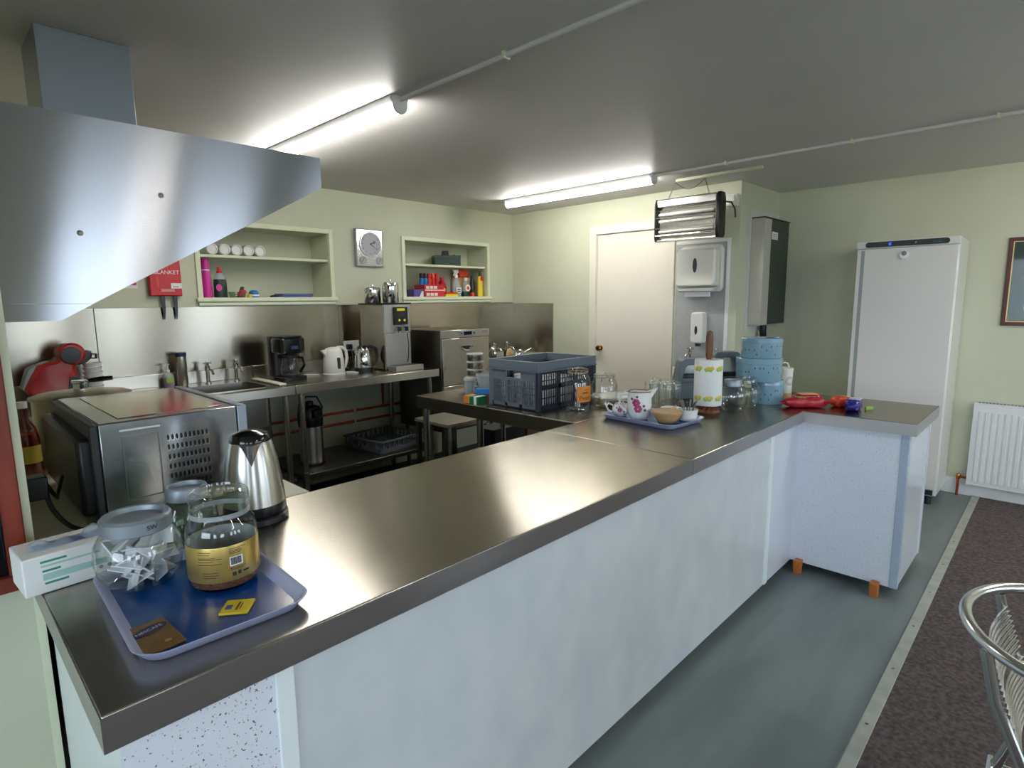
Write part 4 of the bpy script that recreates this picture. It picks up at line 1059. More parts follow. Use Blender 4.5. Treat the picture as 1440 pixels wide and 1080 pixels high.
gb = thing('glove_box', 'white and green carton of disposable gloves at the counter end', 'box', (.213, 1.558, CT + .001), R(4))
MB().box(-.115, .115, -.058, .058, 0, .082).build('carton', 'paper', gb, bevel=.003)
m = MB().box(-.085, .095, -.02, .02, .082, .0832); m.build('slot', 'cloth_blue', gb)
fr = -.0588
for x0, x1, z in ((-.085, -.04, .066), (-.083, -.052, .046), (-.081, -.04, .019), (.045, .09, .068)): MB().box(x0, x1, fr, -.058, z, z + .0045).build('heading_bar', 'print_green', gb)
for x0, x1, z, h in ((-.085, .02, .057, .004), (-.083, .03, .028, .014), (.05, .10, .04, .024)): MB().box(x0, x1, fr + .0003, -.058, z, z + h).build('print_block', 'print_pale', gb)
for k in range(4): MB().lathe([(.0042, fr), (.0042, -.0581)], 12, (.018 + k * .016, 0, .022), 'y').build('symbol', 'print_grey', gb)
m = MB(); n = 14; vs = []; fs = []
for i in range(n + 1):
    for j in range(5):
        u, v = i / n, j / 4
        vs.append((-.09 + u * .18, -.028 + v * .05, .083 + .001 + (.012 + .012 * math.sin(9 * u + 2 * v) + .01 * math.sin(23 * u)) * math.sin(PI * v) * (.4 + .6 * math.sin(PI * u))))
for i in range(n):
    for j in range(4): fs.append((i * 5 + j, (i + 1) * 5 + j, (i + 1) * 5 + j + 1, i * 5 + j + 1))
m.add(vs, fs).build('glove_film', 'poly', gb, angle=80)

ck = thing('electric_kettle', 'brushed steel cordless kettle with black lid on the counter', 'kettle', (.612, 1.590, CT))
MB().lathe([(.082, 0), (.086, .006), (.085, .02), (.080, .024)], 40).build('power_base', 'black', ck)
MB().lathe([(.079, .026), (.082, .032), (.080, .054)], 40).build('lower_band', 'black_navy', ck)
MB().lathe([(.0798, .054), (.079, .07), (.0745, .12), (.066, .175), (.055, .222), (.052, .228)], 48, cap0=False).build('body', 'steel_kettle', ck)
MB().lathe([(.053, .226), (.053, .232), (.046, .245), (.025, .254), (0, .257)], 40).build('lid', 'black_gloss', ck)
vs = []; fs = []; a0 = -112
tp = [(.052 * math.cos(R(a0 + k * 9)) * (1 + .5 * math.cos(R(k * 22.5)) ** 2), .052 * math.sin(R(a0 + k * 9)) * (1 + .5 * math.cos(R(k * 22.5)) ** 2), .226) for k in range(-4, 5)]
ap_ = (.066 * math.cos(R(a0)), .066 * math.sin(R(a0)), .165)
MB().add(tp + [ap_, (0, 0, .226)], [(i, i + 1, 9) for i in range(8)] + [tuple(range(9)) + (10,)]).build('spout', 'steel_kettle', ck, angle=60)
h0 = R(68)
MB().tube([(.05 * math.cos(h0), .05 * math.sin(h0), .225), (.09 * math.cos(h0), .09 * math.sin(h0), .228), (.115 * math.cos(h0), .115 * math.sin(h0), .18), (.115 * math.cos(h0), .115 * math.sin(h0), .1), (.09 * math.cos(h0), .09 * math.sin(h0), .06)], .011, 12).build('handle', 'black', ck)

# ---- crate on the prep table
cr = thing('folding_crate', 'grey folding crate with lattice sides on the prep table', 'crate', (2.29, 2.01, CT))
W_, D_, H_ = .52, .382, .268
MB().ringprism([(0, 0), (W_, 0), (W_, D_), (0, D_)], [(.016, .016), (W_ - .016, .016), (W_ - .016, D_ - .016), (.016, D_ - .016)], H_ - .05, H_).build('top_rim', 'crate_grey', cr, bevel=.003)
MB().ringprism([(-.004, -.004), (W_ + .004, -.004), (W_ + .004, D_ + .004), (-.004, D_ + .004)], [(.004, .004), (W_ - .004, .004), (W_ - .004, D_ - .004), (.004, D_ - .004)], H_ - .056, H_ - .05).build('rim_ledge', 'crate_grey', cr)
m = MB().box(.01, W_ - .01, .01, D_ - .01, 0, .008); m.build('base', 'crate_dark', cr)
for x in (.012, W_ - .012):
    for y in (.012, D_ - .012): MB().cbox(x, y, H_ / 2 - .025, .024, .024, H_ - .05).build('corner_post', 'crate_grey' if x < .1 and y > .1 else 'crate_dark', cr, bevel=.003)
def lattice(face):
    L = W_ if face in 'fb' else D_
    t_ = .008
    def bx(m, u0, u1, z0, z1, dep=t_):
        if face == 'f': m.box(u0, u1, .004, .004 + dep, z0, z1)
        if face == 'b': m.box(u0, u1, D_ - .004 - dep, D_ - .004, z0, z1)
        if face == 'l': m.box(.004, .004 + dep, u0, u1, z0, z1)
        if face == 'r': m.box(W_ - .004 - dep, W_ - .004, u0, u1, z0, z1)
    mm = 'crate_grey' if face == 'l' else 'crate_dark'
    np_ = 3; g = (L - .048) / np_
    m = MB(); top_ = H_ - .056
    bx(m, .02, L - .02, .008, .028, .012); 
    if face in 'lr':
        # handle opening in the middle
        bx(m, .02, L / 2 - .055, top_ - .055, top_); bx(m, L / 2 + .055, L - .02, top_ - .055, top_); bx(m, L / 2 - .055, L / 2 + .055, top_ - .055, top_ - .042, .014); 
        top_ -= .055
    else:
        bx(m, .02, L - .02, .115, .14, .012)
        bx(m, .02, L - .02, top_ - .012, top_)
    for k in range(np_ + 1): bx(m, .024 + k * g - .012, .024 + k * g + .012, .008, top_, .013)
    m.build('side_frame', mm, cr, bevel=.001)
    m = MB()
    for k in range(np_):
        u = .024 + k * g
        for q in range(1, 7): bx(m, u + .012 + (g - .024) * q / 7 - .0022, u + .012 + (g - .024) * q / 7 + .0022, .02, top_, .005)
        for q in range(1, 4): bx(m, u, u + g, .02 + (top_ - .02) * q / 4 - .0025, .02 + (top_ - .02) * q / 4 + .0025, .006)
    o = m.build('side_lattice', mm, cr); o['kind'] = 'stuff'
for f_ in 'fblr': lattice(f_)
k = 0
for i in range(4):
    for j in range(3):
        x, y = 2.37 + i * .118, 2.075 + j * .122
        t = thing('white_cup', 'white plastic cup standing inside the grey crate', 'cup', (x, y, CT + .0085), 0, 'cups inside the crate')
        MB().lathe([(.033, 0), (.035, .004), (.046, .135 + .02 * ((i + j) % 2)), (.044, .1355 + .02 * ((i + j) % 2)), (.033, .008), (0, .008)], 20).build('body', 'porcelain', t)
# ---- other things on the prep table
for k in range(5):
    r_ = .066 if k < 2 else .055
    t = thing('steel_pot', 'round steel food tin with pale lid, %s of the stack on the prep table' % ('bottom', 'second', 'third', 'fourth', 'top')[k], 'tin', (2.548, 2.79, CT + k * .0515), 0, 'stacked steel food tins')
    MB().lathe([(r_ * .9, 0), (r_ * .95, .004), (r_ * .95, .043)], 28).build('body', 'steel', t); MB().lathe([(r_, .042), (r_ * 1.04, .044), (r_ * 1.04, .049), (r_ * .95, .0512), (0, .0512)], 28).build('lid', 'translucent_white', t)
t = thing('plastic_tub', 'frosted plastic tub in front of the stacked food tins', 'tub', (2.463, 2.59, CT))
MB().lathe([(.045, 0), (.048, .004), (.066, .135), (.070, .137), (.070, .145), (.066, .1455), (.047, .008), (0, .008)], 28).build('body', 'frosted', t)
t = thing('plastic_beaker', 'small translucent beaker with lid beside the frosted tub', 'beaker', (2.375, 2.66, CT))
MB().lathe([(.026, 0), (.033, .11)], 20).build('body', 'poly', t); MB().lathe([(.035, .108), (.035, .122), (0, .124)], 20).build('lid', 'translucent_white', t)
for (x, y, z, w, d_, h, rz, m_, lab) in ((2.262, 2.52, CT, .075, .05, .044, .1, 'orange', 'small orange tea carton on the prep table edge'), (2.255, 2.452, CT, .075, .07, .046, .12, 'green', 'green tea carton with white stripe on the prep table edge'), (2.335, 2.475, CT + .047, .05, .11, .032, .5, 'blue', 'blue carton propped behind the green tea carton')):
    t = thing('tea_carton', lab, 'box', (x, y, z), rz, 'tea cartons'); MB().box(-w / 2, w / 2, -d_ / 2, d_ / 2, 0, h).build('body', m_, t, bevel=.002)
    if m_ == 'green': MB().box(-w / 2 - .0006, w / 2 + .0006, -.02, .0, -.0003 + .001, h + .0006).build('stripe', 'paper', t)
    if m_ == 'orange': MB().box(-w / 2 - .0006, w / 2 + .0006, -.025, -.015, .001, h + .0006).build('stripe', 'sponge', t)
o = MB().prism(rrect(.07, .12, .01), 0, .0465).build('carton', 'brown_wood', None, (2.345, 2.48, CT), .5, bevel=.002); tag(o, 'plain brown packet under the blue carton', 'box')
ut = thing('utensil_pot', 'steel utensil pot behind the crate', 'pot', (2.60, 2.56, CT)); MB().lathe([(.05, 0), (.052, .004), (.052, .15), (.05, .15), (.049, .006), (0, .006)], 28).build('body', 'steel', ut)
t = thing('ladle', 'steel ladle standing in the utensil pot', 'ladle', (2.575, 2.58, CT + .01)); MB().tube([(.02, 0, 0), (-.01, .01, .17), (-.035, .02, .22)], .005, 8).build('handle', 'steel', t)
MB().ball((-.045, .025, .255), .045, 18, 10, sx=.35, sy=.75).build('bowl', 'steel', t)
t = thing('wooden_spoon', 'wooden spoon standing in the utensil pot', 'spoon', (2.60, 2.55, CT + .01)); MB().tube([(-.01, 0, 0), (.02, 0, .2)], .006, 8).build('handle', 'sponge', t); MB().ball((.028, 0, .245), .032, 16, 8, sx=1, sy=.35, sz=1.35).build('bowl', 'sponge', t)
t = thing('serving_spoon', 'shiny serving spoon standing in the utensil pot', 'spoon', (2.62, 2.53, CT + .01)); MB().tube([(-.01, 0, 0), (.05, -.01, .2)], .005, 8).build('handle', 'steel', t); MB().ball((.068, -.012, .24), .038, 16, 8, sx=1.1, sy=.5, sz=.9).build('bowl', 'chrome', t)
t = thing('spatula', 'black spatula standing in the utensil pot', 'spatula', (2.61, 2.58, CT + .01)); MB().tube([(0, 0, 0), (.03, .015, .2)], .006, 8).build('handle', 'black', t); MB().box(.01, .06, .012, .018, .19, .27).build('blade', 'charcoal', t, bevel=.004)
t = thing('steel_spoon', 'long spoon handle leaning from the utensil pot over the crate', 'spoon', (2.63, 2.56, CT + .01)); MB().tube([(-.02, 0, 0), (.05, 0, .17), (.13, -.01, .25), (.19, -.02, .275)], [.005, .005, .006, .004], 8).build('handle', 'steel', t)

def clip_jar(loc, r, h, label, lab=False):
    t = thing('preserving_jar', label, 'jar', loc, 0, 'clip-top jars by the crate')
    MB().lathe([(0, .004), (r * .8, 0), (r * .95, .006), (r, .02), (r, h * .66), (r * .92, h * .77), (r * .76, h * .85), (r * .74, h * .9)], 36, cap0=False, cap1=False).build('body', 'glass', t)
    l = MB().lathe([(r * .80, h * .895), (r * .82, h * .9), (r * .82, h * .95), (r * .76, h * .965), (r * .6, h * .96), (r * .55, h * .985), (0, h)], 36, cap0=False).build('lid', 'glass', t)
    MB().lathe([(r * .79, h * .885), (r * .80, h * .887), (r * .80, h * .9), (r * .79, h * .902)], 30, cap0=False, cap1=False).build('seal', 'sponge' if lab else 'frosted', l)
    a = R(-140)
    c, s_ = math.cos(a), math.sin(a)
    MB().tube([(r * .82 * c + .02 * s_, r * .82 * s_ - .02 * c, h * .8), (r * 1.02 * c + .018 * s_, r * 1.02 * s_ - .018 * c, h * .88), (r * .5 * c, r * .5 * s_, h * 1.04), (r * 1.02 * c - .018 * s_, r * 1.02 * s_ + .018 * c, h * .88), (r * .82 * c - .02 * s_, r * .82 * s_ + .02 * c, h * .8)], .002, 6).build('wire_clip', 'chrome', t)
    return t
t = clip_jar((2.452, 1.872, CT), .068, .24, 'clip-top glass jar with orange label next to the crate', True)
lb = sector(MB(), .0685, .06, .145, -146, -58, 20, .0008).build('label', 'orange', t)
for body, z, s_ in (('Pears', .082, .030),):
    text(body, s_, 'ink_brown', lb, (.0698 * math.cos(R(-108)), .0698 * math.sin(R(-108)), z), (PI / 2, 0, R(-18)), wrap=.0698)
for z, a0, a1 in ((.124, -112, -96), (.106, -122, -92), (.1105, -118, -94)): sector(MB(), .0694, z, z + .0035, a0, a1, 6, .0004).build('print_line', 'ink_brown', lb)
clip_jar((2.572, 1.785, CT), .071, .205, 'plain empty clip-top glass jar beside the orange-labelled jar')

cb = thing('cake_dish', 'round yellow-green glass dish with white frilled top', 'dish', (2.775, 1.858, CT))
MB().lathe([(.10, 0), (.105, .004), (.128, .034), (.13, .036), (.126, .036), (.10, .008), (0, .008)], 40).build('body', 'glass_yellow', cb)
m = MB()
for k in range(24):
    a = 2 * PI * k / 24; m.ball((.122 * math.cos(a), .122 * math.sin(a), .046), .014, 8, 6, sz=.6)
m.lathe([(0, .03), (.115, .034), (.12, .046), (.11, .05), (0, .046)], 40); m.build('frill', 'ivory', cb)
t = thing('wire_basket', 'small white wire basket with looped handle behind the creamer', 'basket', (2.69, 1.705, CT), R(-50))
m = MB()
for z, r_ in ((.01, .035), (.05, .045)): m.tube([(r_ * math.cos(2 * PI * k / 16), r_ * math.sin(2 * PI * k / 16), z) for k in range(16)], .002, 6, True)
for k in range(8):
    a = 2 * PI * k / 8; m.tube([(.035 * math.cos(a), .035 * math.sin(a), .002), (.045 * math.cos(a), .045 * math.sin(a), .05)], .002, 6)
m.lathe([(.036, .0), (.036, .003)], 16); m.build('cage', 'white', t)
MB().tube([(.045 * math.cos(PI * k / 10), 0, .05 + .055 * math.sin(PI * k / 10)) for k in range(11)], .0025, 8).build('handle', 'white', t)

def flower(t, r, z, ang, s, nf=2):
    m = MB(); l = MB()
    for f in range(nf):
        a = R(ang + f * 9 - 4 * (nf - 1)); zz2 = z - f * s * 1.95
        for k in range(7):
            b_ = 2 * PI * k / 6 if k < 6 else 0
            m.ball(((r + .0005) * math.cos(a + s * .75 * math.cos(b_) / r), (r + .0005) * math.sin(a + s * .75 * math.cos(b_) / r), zz2 + s * .75 * math.sin(b_)), s * .62, 8, 6, sx=1, sy=1)
    for k, (da, dz) in enumerate(((s * 2.2, -s), (-s * 1.8, s * 1.2), (0, s * 1.9), (s * 2.6, -s * 2.4))):
        a = R(ang) + da / r; l.ball((r * math.cos(a), r * math.sin(a), z + dz), s * .45, 8, 6)
    # press the petals into a thin layer on the china
    for mm, nm, mt in ((m, 'flower_motif', 'rose'), (l, 'leaf_motif', 'leaf')):
        mm.v = [(p[0] * k_, p[1] * k_, p[2]) for p in mm.v for k_ in [((r + .0008 + .1 * max(-.02, min(.02, math.hypot(p[0], p[1]) - r)) ) / max(1e-6, math.hypot(p[0], p[1])))]]
        mm.build(nm, mt, t)
t = thing('cream_jug', 'small round china creamer with pink flowers on the tray', 'jug', (2.475, 1.612, TZ))
MB().lathe([(.026, 0), (.027, .004), (.042, .02), (.046, .034), (.042, .05), (.034, .058), (.033, .062), (.031, .061), (.04, .048), (.04, .03), (0, .012)], 32).build('body', 'porcelain', t)
MB().tube([(-.032, .03, .055), (-.047, .045, .066), (-.056, .052, .05), (-.048, .045, .03), (-.034, .032, .02)], .005, 10).build('handle', 'porcelain', t)
MB().prism([(.024, .06), (.056, .064), (.036, .035)], -.012, .012, 'y', Matrix.Rotation(R(-45), 4, 'Z')).build('spout', 'porcelain', t, bevel=.004)
flower(t, .045, .036, -155, .009, 1)
t = thing('milk_jug', 'tall white china jug with large pink roses on the tray', 'jug', (2.47, 1.502, TZ))
MB().lathe([(.04, 0), (.042, .004), (.052, .03), (.059, .07), (.058, .10), (.055, .125), (.055, .138), (.053, .138), (.054, .1), (.05, .04), (0, .01)], 36).build('body', 'porcelain', t)
MB().lathe([(.0555, .136), (.056, .140), (.053, .140), (.0525, .136)], 36, cap0=False, cap1=False).build('gilt_rim', 'brown_wood', t)
MB().prism([(.036, .138), (.085, .152), (.054, .10)], -.016, .016, 'y', Matrix.Rotation(R(-52), 4, 'Z')).build('spout', 'porcelain', t, bevel=.005)
MB().tube([(-.035, .044, .125), (-.055, .075, .12), (-.06, .08, .07), (-.04, .05, .035)], .006, 10).build('handle', 'porcelain', t)
flower(t, .0588, .088, -160, .015, 2)
t = thing('mixing_bowl', 'tan stoneware bowl with cream inside on the tray', 'bowl', (2.478, 1.355, TZ))
MB().lathe([(.04, 0), (.042, .003), (.062, .03), (.069, .046), (.072, .047), (.073, .056), (.072, .057), (.070, .057)], 40).build('body', 'bowl_tan', t)
MB().lathe([(.070, .057), (.064, .035), (.04, .012), (0, .010)], 40, cap0=False).build('glaze', 'cream_top', t)
for k in range(3):
    o = MB().tube([(0, 0, 0), (.05 + .005 * k, -.01 + .012 * k, .034 + .004 * k)], .0028, 6).build('stirrer', 'sponge', None, (2.486 + .01 * k, 1.365 - .012 * k, TZ + .03)); tag(o, 'wooden stirrer resting in the tan bowl', 'stirrer', 'stirrers in the tan bowl')
t = thing('ramekin', 'white china ramekin holding teaspoons on the tray', 'ramekin', (2.587, 1.30, TZ))
MB().lathe([(.036, 0), (.04, .004), (.046, .05), (.048, .055), (.046, .056), (.043, .05), (.036, .008), (0, .008)], 36).build('body', 'porcelain', t)
for k in range(6):
    a = R(60 * k + 15); rr_ = .026
    s_ = thing('teaspoon', 'teaspoon standing handle-up in the white ramekin', 'spoon', (2.587 + rr_ * .5 * math.cos(a), 1.30 + rr_ * .5 * math.sin(a), TZ + .012), 0, 'teaspoons in the ramekin')
    MB().tube([(0, 0, 0), (rr_ * .7 * math.cos(a), rr_ * .7 * math.sin(a), .06), (rr_ * 1.1 * math.cos(a), rr_ * 1.1 * math.sin(a), .085)], [.0025, .003, .0042], 8).build('handle', 'steel_dark', s_)
    MB().ball((0, 0, .0), .009, 10, 6, sx=.8, sy=.8, sz=.8).build('bowl', 'steel', s_)
t = thing('sugar_bowl', 'shallow white china bowl behind the tan bowl', 'bowl', (2.605, 1.403, TZ))
MB().lathe([(.028, 0), (.03, .004), (.05, .045), (.052, .048), (.05, .048), (.03, .01), (0, .01)], 32).build('body', 'porcelain', t)
o = MB().ball((0, 0, .012), .016, sz=.7).build('berry_wrapper', 'red_pack', None, (2.605, 1.403, TZ + .010)); tag(o, 'dark red wrapper in the shallow white bowl', 'wrapper')

# upturned tumblers
tm = None
GL = [(2.735, 1.575, 'front left'), (2.768, 1.512, 'front'), (2.822, 1.492, 'front right'), (2.80, 1.565, 'middle'), (2.845, 1.635, 'back left'), (2.905, 1.612, 'back'), (2.925, 1.545, 'back right'), (2.862, 1.55, 'inner right'), (2.79, 1.635, 'left rear')]
for k, (x, y, w) in enumerate(GL):
    lab = 'upturned clear tumbler, %s one of the cluster beside the kitchen roll' % w
    if tm is None:
        tm = thing('tumbler', lab, 'glass', (x, y, CT), 0, 'upturned tumblers')
        MB().lathe([(.030, 0), (.0305, .002), (.027, .11), (.0265, .146), (.024, .150), (0, .149)], 24, cap0=False).build('wall', 'glass', tm)
        MB().lathe([(.0255, .128), (.0245, .143), (0, .146)], 24).build('thick_base', 'glass', tm)
    else: dup(tm, (x, y, CT), label=lab)
dup(tm, (2.93, 1.672, CT), label='upturned clear tumbler standing apart behind the others near the door side')

# kitchen roll on its holder
t = thing('roll_holder', 'turned brown wooden kitchen roll holder', 'roll holder', (2.888, 1.345, CT))
MB().lathe([(.062, 0), (.064, .006), (.06, .016), (.045, .026), (.035, .036), (.02, .04)], 32).build('base', 'brown_wood', t)
m = MB()
for k in range(14):
    a = 2 * PI * k / 14; m.tube([(.06 * math.cos(a), .06 * math.sin(a), .014), (.038 * math.cos(a + .3), .038 * math.sin(a + .3), .034)], .004, 6)
m.build('carved_base_ribs', 'brown_wood', t)
MB().lathe([(.013, .04), (.013, .28), (.014, .285), (.018, .30), (.0185, .40), (.015, .425), (0, .432)], 20).build('post', 'brown_wood', t)
kr = thing('kitchen_roll', 'white kitchen roll printed with lemons and limes', 'kitchen roll', (2.888, 1.345, CT + .0405))
MB().lathe([(.02, 0), (.070, 0), (.0715, .003), (.0715, .237), (.070, .24), (.02, .24), (.02, 0)], 44, cap0=False, cap1=False).build('paper', 'paper', kr)
for z in (.03, .185):
    for ang in range(-244, -40, 48):
        for dz, da, mt, s_ in ((0, -7, 'lemon', .013), (.002, 7, 'lemon', .012), (-.005, -14, 'lime', .013), (-.007, 1, 'lime', .011)):
            a = R(ang + da); m = MB()
            m.ball((0, 0, 0), s_, 10, 6, Matrix.Translation((.0713 * math.cos(a), .0713 * math.sin(a), z + .012 + dz)) @ Matrix.Rotation(a, 4, 'Z') @ Matrix.Diagonal((.06, 1, .9, 1)))
            m.build('fruit_print', mt, kr)

jar_globe((3.03, 1.27, CT), .077, .165, 'empty round glass cookie jar with metal lid beside the kitchen roll', lidr=.55)
jar_globe((3.175, 1.245, CT), .064, .165, 'empty glass cookie jar with glass lid beside the blue tins', lid='glass', lidr=.6)

def tin(loc, r, h, label):
    t = thing('cake_tin', label, 'tin', loc, 0, 'stacked light blue tins')
    MB().lathe([(r * .985, 0), (r, .004), (r, h * .8)], 48).build('body', 'tin_blue', t)
    l = MB().lathe([(r * 1.0, h * .76), (r * 1.025, h * .77), (r * 1.025, h * .97), (r * 1.0, h), (r * .94, h), (r * .93, h * .985), (0, h * .985)], 48, cap0=False).build('lid', 'tin_blue', t)
    m = MB(); rn = random.Random(int(r * 1e4))
    for k in range(16):
        a = R(-230 + k * 12 + rn.uniform(-3, 3)); z = rn.choice((.2, .42, .6)) * h
        m.ball((0, 0, 0), .0035, 8, 6, Matrix.Translation((r * math.cos(a), r * math.sin(a), z)) @ Matrix.Rotation(a, 4, 'Z') @ Matrix.Diagonal((.15, .8, 1.5, 1)))
    m.build('dot_print', 'navy', t)
tin((3.385, 1.218, CT), .086, .132, 'small light blue cake tin at the bottom of the stack')
tin((3.345, 1.258, CT + .1325), .122, .128, 'widest light blue cake tin in the middle of the stack')
tin((3.352, 1.25, CT + .261), .108, .112, 'light blue cake tin on top of the stack')
t = thing('flour_tin', 'white storage tin with grey emblem and pink band behind the blue tins', 'tin', (3.61, 1.205, CT))
MB().lathe([(.042, 0), (.044, .004), (.048, .165)], 32).build('body', 'ivory', t); MB().lathe([(.0445, .004), (.0455, .03)], 32, cap0=False, cap1=False).build('band', 'sponge', t)
MB().lathe([(.0495, .16), (.0505, .178), (.046, .182), (0, .184)], 32).build('lid', 'ivory', t)
MB().tube([(-.024, .02, .182), (-.016, .014, .205), (0, 0, .212), (.014, -.012, .205), (.02, -.018, .182)], .004, 8).build('handle', 'white', t)
m = MB()
for s_ in (1, .62): m.add([((.0470 + .0006 * (q > 0)) * math.cos(R(-118) + .55 * s_ * (1 - .12 * q) * math.cos(2 * PI * k / 24)), (.0470 + .0006 * (q > 0)) * math.sin(R(-118) + .55 * s_ * (1 - .12 * q) * math.cos(2 * PI * k / 24)), .105 + .026 * s_ * (1 - .16 * q) * math.sin(2 * PI * k / 24)) for q in (0, 1) for k in range(24)], [(k, (k + 1) % 24, (k + 1) % 24 + 24, k + 24) for k in range(24)])
m.build('oval_emblem', 'grey_print', t)

def packet(loc, rz, L, w, h, m_, label, seed, bands):
    t = thing('biscuit_packet', label, 'packet', loc, rz, 'biscuit packets on the counter return')
    rn = random.Random(seed); n = 14; vs = []; fs = []
    for i in range(n + 1):
        u = i / n; e = min(1, 5 * min(u, 1 - u)) ** .5
        for k in range(16):
            a = 2 * PI * k / 16; cx, cz = math.cos(a), math.sin(a)
            q = (abs(cx) ** 4 + abs(cz) ** 4) ** -.25
            j = 1 + rn.uniform(-.05, .03)
            vs.append(((u - .5) * L, cx * q * w / 2 * (.35 + .65 * e) * j, h / 2 + cz * q * h / 2 * (.25 + .75 * e) * j))
    for i in range(n):
        for k in range(16): fs.append((i * 16 + k, i * 16 + (k + 1) % 16, (i + 1) * 16 + (k + 1) % 16, (i + 1) * 16 + k))
    fs.append(tuple(range(16))[::-1]); fs.append(tuple(n * 16 + k for k in range(16)))
    MB().add(vs, fs).build('wrapper', m_, t, angle=50)
    for u0, u1, mt in bands: MB().box(u0 * L, u1 * L, -w * .47, w * .30, h * .965, h * 1.03).build('print_band', mt, t, bevel=.002)
    for s_ in (-1, 1): MB().box(s_ * L / 2 - .008, s_ * L / 2 + .008, -w * .25, w * .25, h * .42, h * .52).build('end_seal', m_, t)
ax = R(-46)
packet((3.36, 1.005, CT), ax - .12, .235, .075, .055, 'red_pack', 'long crimson biscuit packet in front of the fridge', 1, ((-.2, -.02, 'gold'),))
packet((3.465, 1.028, CT), ax, .17, .075, .06, 'red_pack', 'second crimson biscuit packet lying behind the first', 5, ((-.3, .3, 'sponge'),))
packet((3.50, .865, CT), ax + .15, .10, .07, .058, 'orange_red', 'short orange-red biscuit packet between the crimson and purple ones', 2, ((.1, .3, 'gold'),))
packet((3.43, .785, CT), ax + .9, .145, .072, .062, 'purple_pack', 'purple and blue biscuit packet at the end of the row', 3, ((-.25, .05, 'tray_rim'), (.12, .2, 'ink_white')))
o = MB().prism([(0, 0), (.035, .004), (.04, .016), (.02, .02), (.0, .016)], 0, .012, 'y').build('wrapper_scrap', 'lime', None, (3.475, .735, CT), ax); tag(o, 'pale green wrapper end beside the purple packet', 'wrapper')

# grey plastic caddies behind the roll
def caddy(loc, rz, w, h, label):
    t = thing('plastic_caddy', label, 'caddy', loc, rz, 'grey plastic caddies')
    def arch(sw, z0, z1, tw, r=.03, n=5):
        P = [(-sw, z0), (sw, z0)]
        for k in range(n + 1):
            a = PI / 2 * k / n; P.append((tw - r + r * math.cos(a), z1 - r + r * math.sin(a)))
        for k in range(n + 1):
            a = PI / 2 + PI / 2 * k / n; P.append((-tw + r + r * math.cos(a), z1 - r + r * math.sin(a)))
        return P
    MB().ringprism(arch(w / 2, .10, h, w * .40), arch(w * .36, .125, h - .035, w * .28), -.05, .05, 'y').build('body', 'caddy_grey', t, bevel=.006)
    MB().box(-w * .33, w * .33, -.012, -.006, .12, h - .04).build('window', 'poly', t)
    MB().prism(arch(w / 2, .0, .105, w * .5, .012), -.058, .058, 'y').build('base', 'caddy_grey', t, bevel=.006)
    MB().box(-w * .32, w * .32, -.03, .03, .105, .15).build('tray_insert', 'charcoal', t, bevel=.004)
caddy((3.245, 1.62, CT), R(-40), .205, .24, 'grey plastic caddy with clear front, half behind the kitchen roll')
caddy((3.435, 1.50, CT), R(-44), .205, .275, 'taller grey plastic caddy with clear front next to the blue tins')
# ================================================================ right-hand walls
hp = struct(MB().box(XD - .006, XD, 2.02, 2.462, .85, 1.945).build('wall_panel', 'zinc_panel' if 'zinc_panel' in MATS else 'caddy_pale'), 'grey wall panel behind the dispensers')
MB().box(XD - .012, XD, 1.995, 2.02, .85, 1.97).build('edge_trim', 'white', hp); MB().box(XD - .012, XD, 2.02, 2.462, 1.945, 1.97).build('edge_trim', 'white', hp)
td = thing('towel_dispenser', 'white paper towel dispenser with oval window on the grey panel', 'dispenser', (XD - .006, 2.22, 1.545))
def rr_yz(w, h, r, cy=0, cz=0): return rrect(w, h, r, 5, cy, cz)
MB().prism(rr_yz(.365, .375, .04, 0, .19), -.05, 0, 'x').build('back_case', 'ivory', td, bevel=.006)
MB().prism(rr_yz(.335, .30, .03, 0, .195), -.148, -.05, 'x').build('front_cover', 'ivory', td, bevel=.014)
MB().prism([(-.16, .04), (.16, .04), (.15, .005), (-.15, .005)], -.13, -.04, 'x').build('chin', 'caddy_pale', td, bevel=.008)
MB().prism([(.018 * math.cos(R(a)), .215 + .058 * math.sin(R(a))) for a in range(0, 360, 18)], -.1505, -.147, 'x').build('oval_window', 'charcoal', td)
MB().prism([(.010 * math.cos(R(a)), .21 + .012 * math.sin(R(a))) for a in range(0, 360, 18)], -.1515, -.150, 'x').build('lock', 'navy', td)
MB().box(-.10, -.06, -.10, .11, -.035, .006).build('paper_towel', 'paper', td)
sd = thing('soap_dispenser', 'white soap dispenser with blue nozzle under the towel dispenser', 'dispenser', (XD - .006, 2.215, 1.12))
MB().prism(rr_yz(.105, .255, .025, 0, .135), -.10, 0, 'x').build('case', 'ivory', sd, bevel=.012)
MB().prism([(.012 * math.cos(R(a)), .115 + .036 * math.sin(R(a))) for a in range(0, 360, 18)], -.1025, -.099, 'x').build('oval_window', 'charcoal', sd)
MB().box(-.075, -.035, -.018, .018, -.02, .01).build('nozzle', 'navy', sd, bevel=.004)
hb = thing('hand_basin', 'white wall basin under the soap dispenser', 'basin', (XD - .012, 2.17, .82))
MB().prism([(-.15, 0), (.15, 0), (.15, .12), (-.15, .12)], -.27, -.25, 'x').box(-.25, 0, -.15, -.135, 0, .12).box(-.25, 0, .135, .15, 0, .12).box(-.06, 0, -.135, .135, 0, .12).box(-.27, 0, -.15, .15, -.02, 0).build('bowl', 'porcelain', hb, bevel=.006)
MB().cyl((-.16, 0, -.82), .05, .80, 20).build('pedestal', 'porcelain', hb)
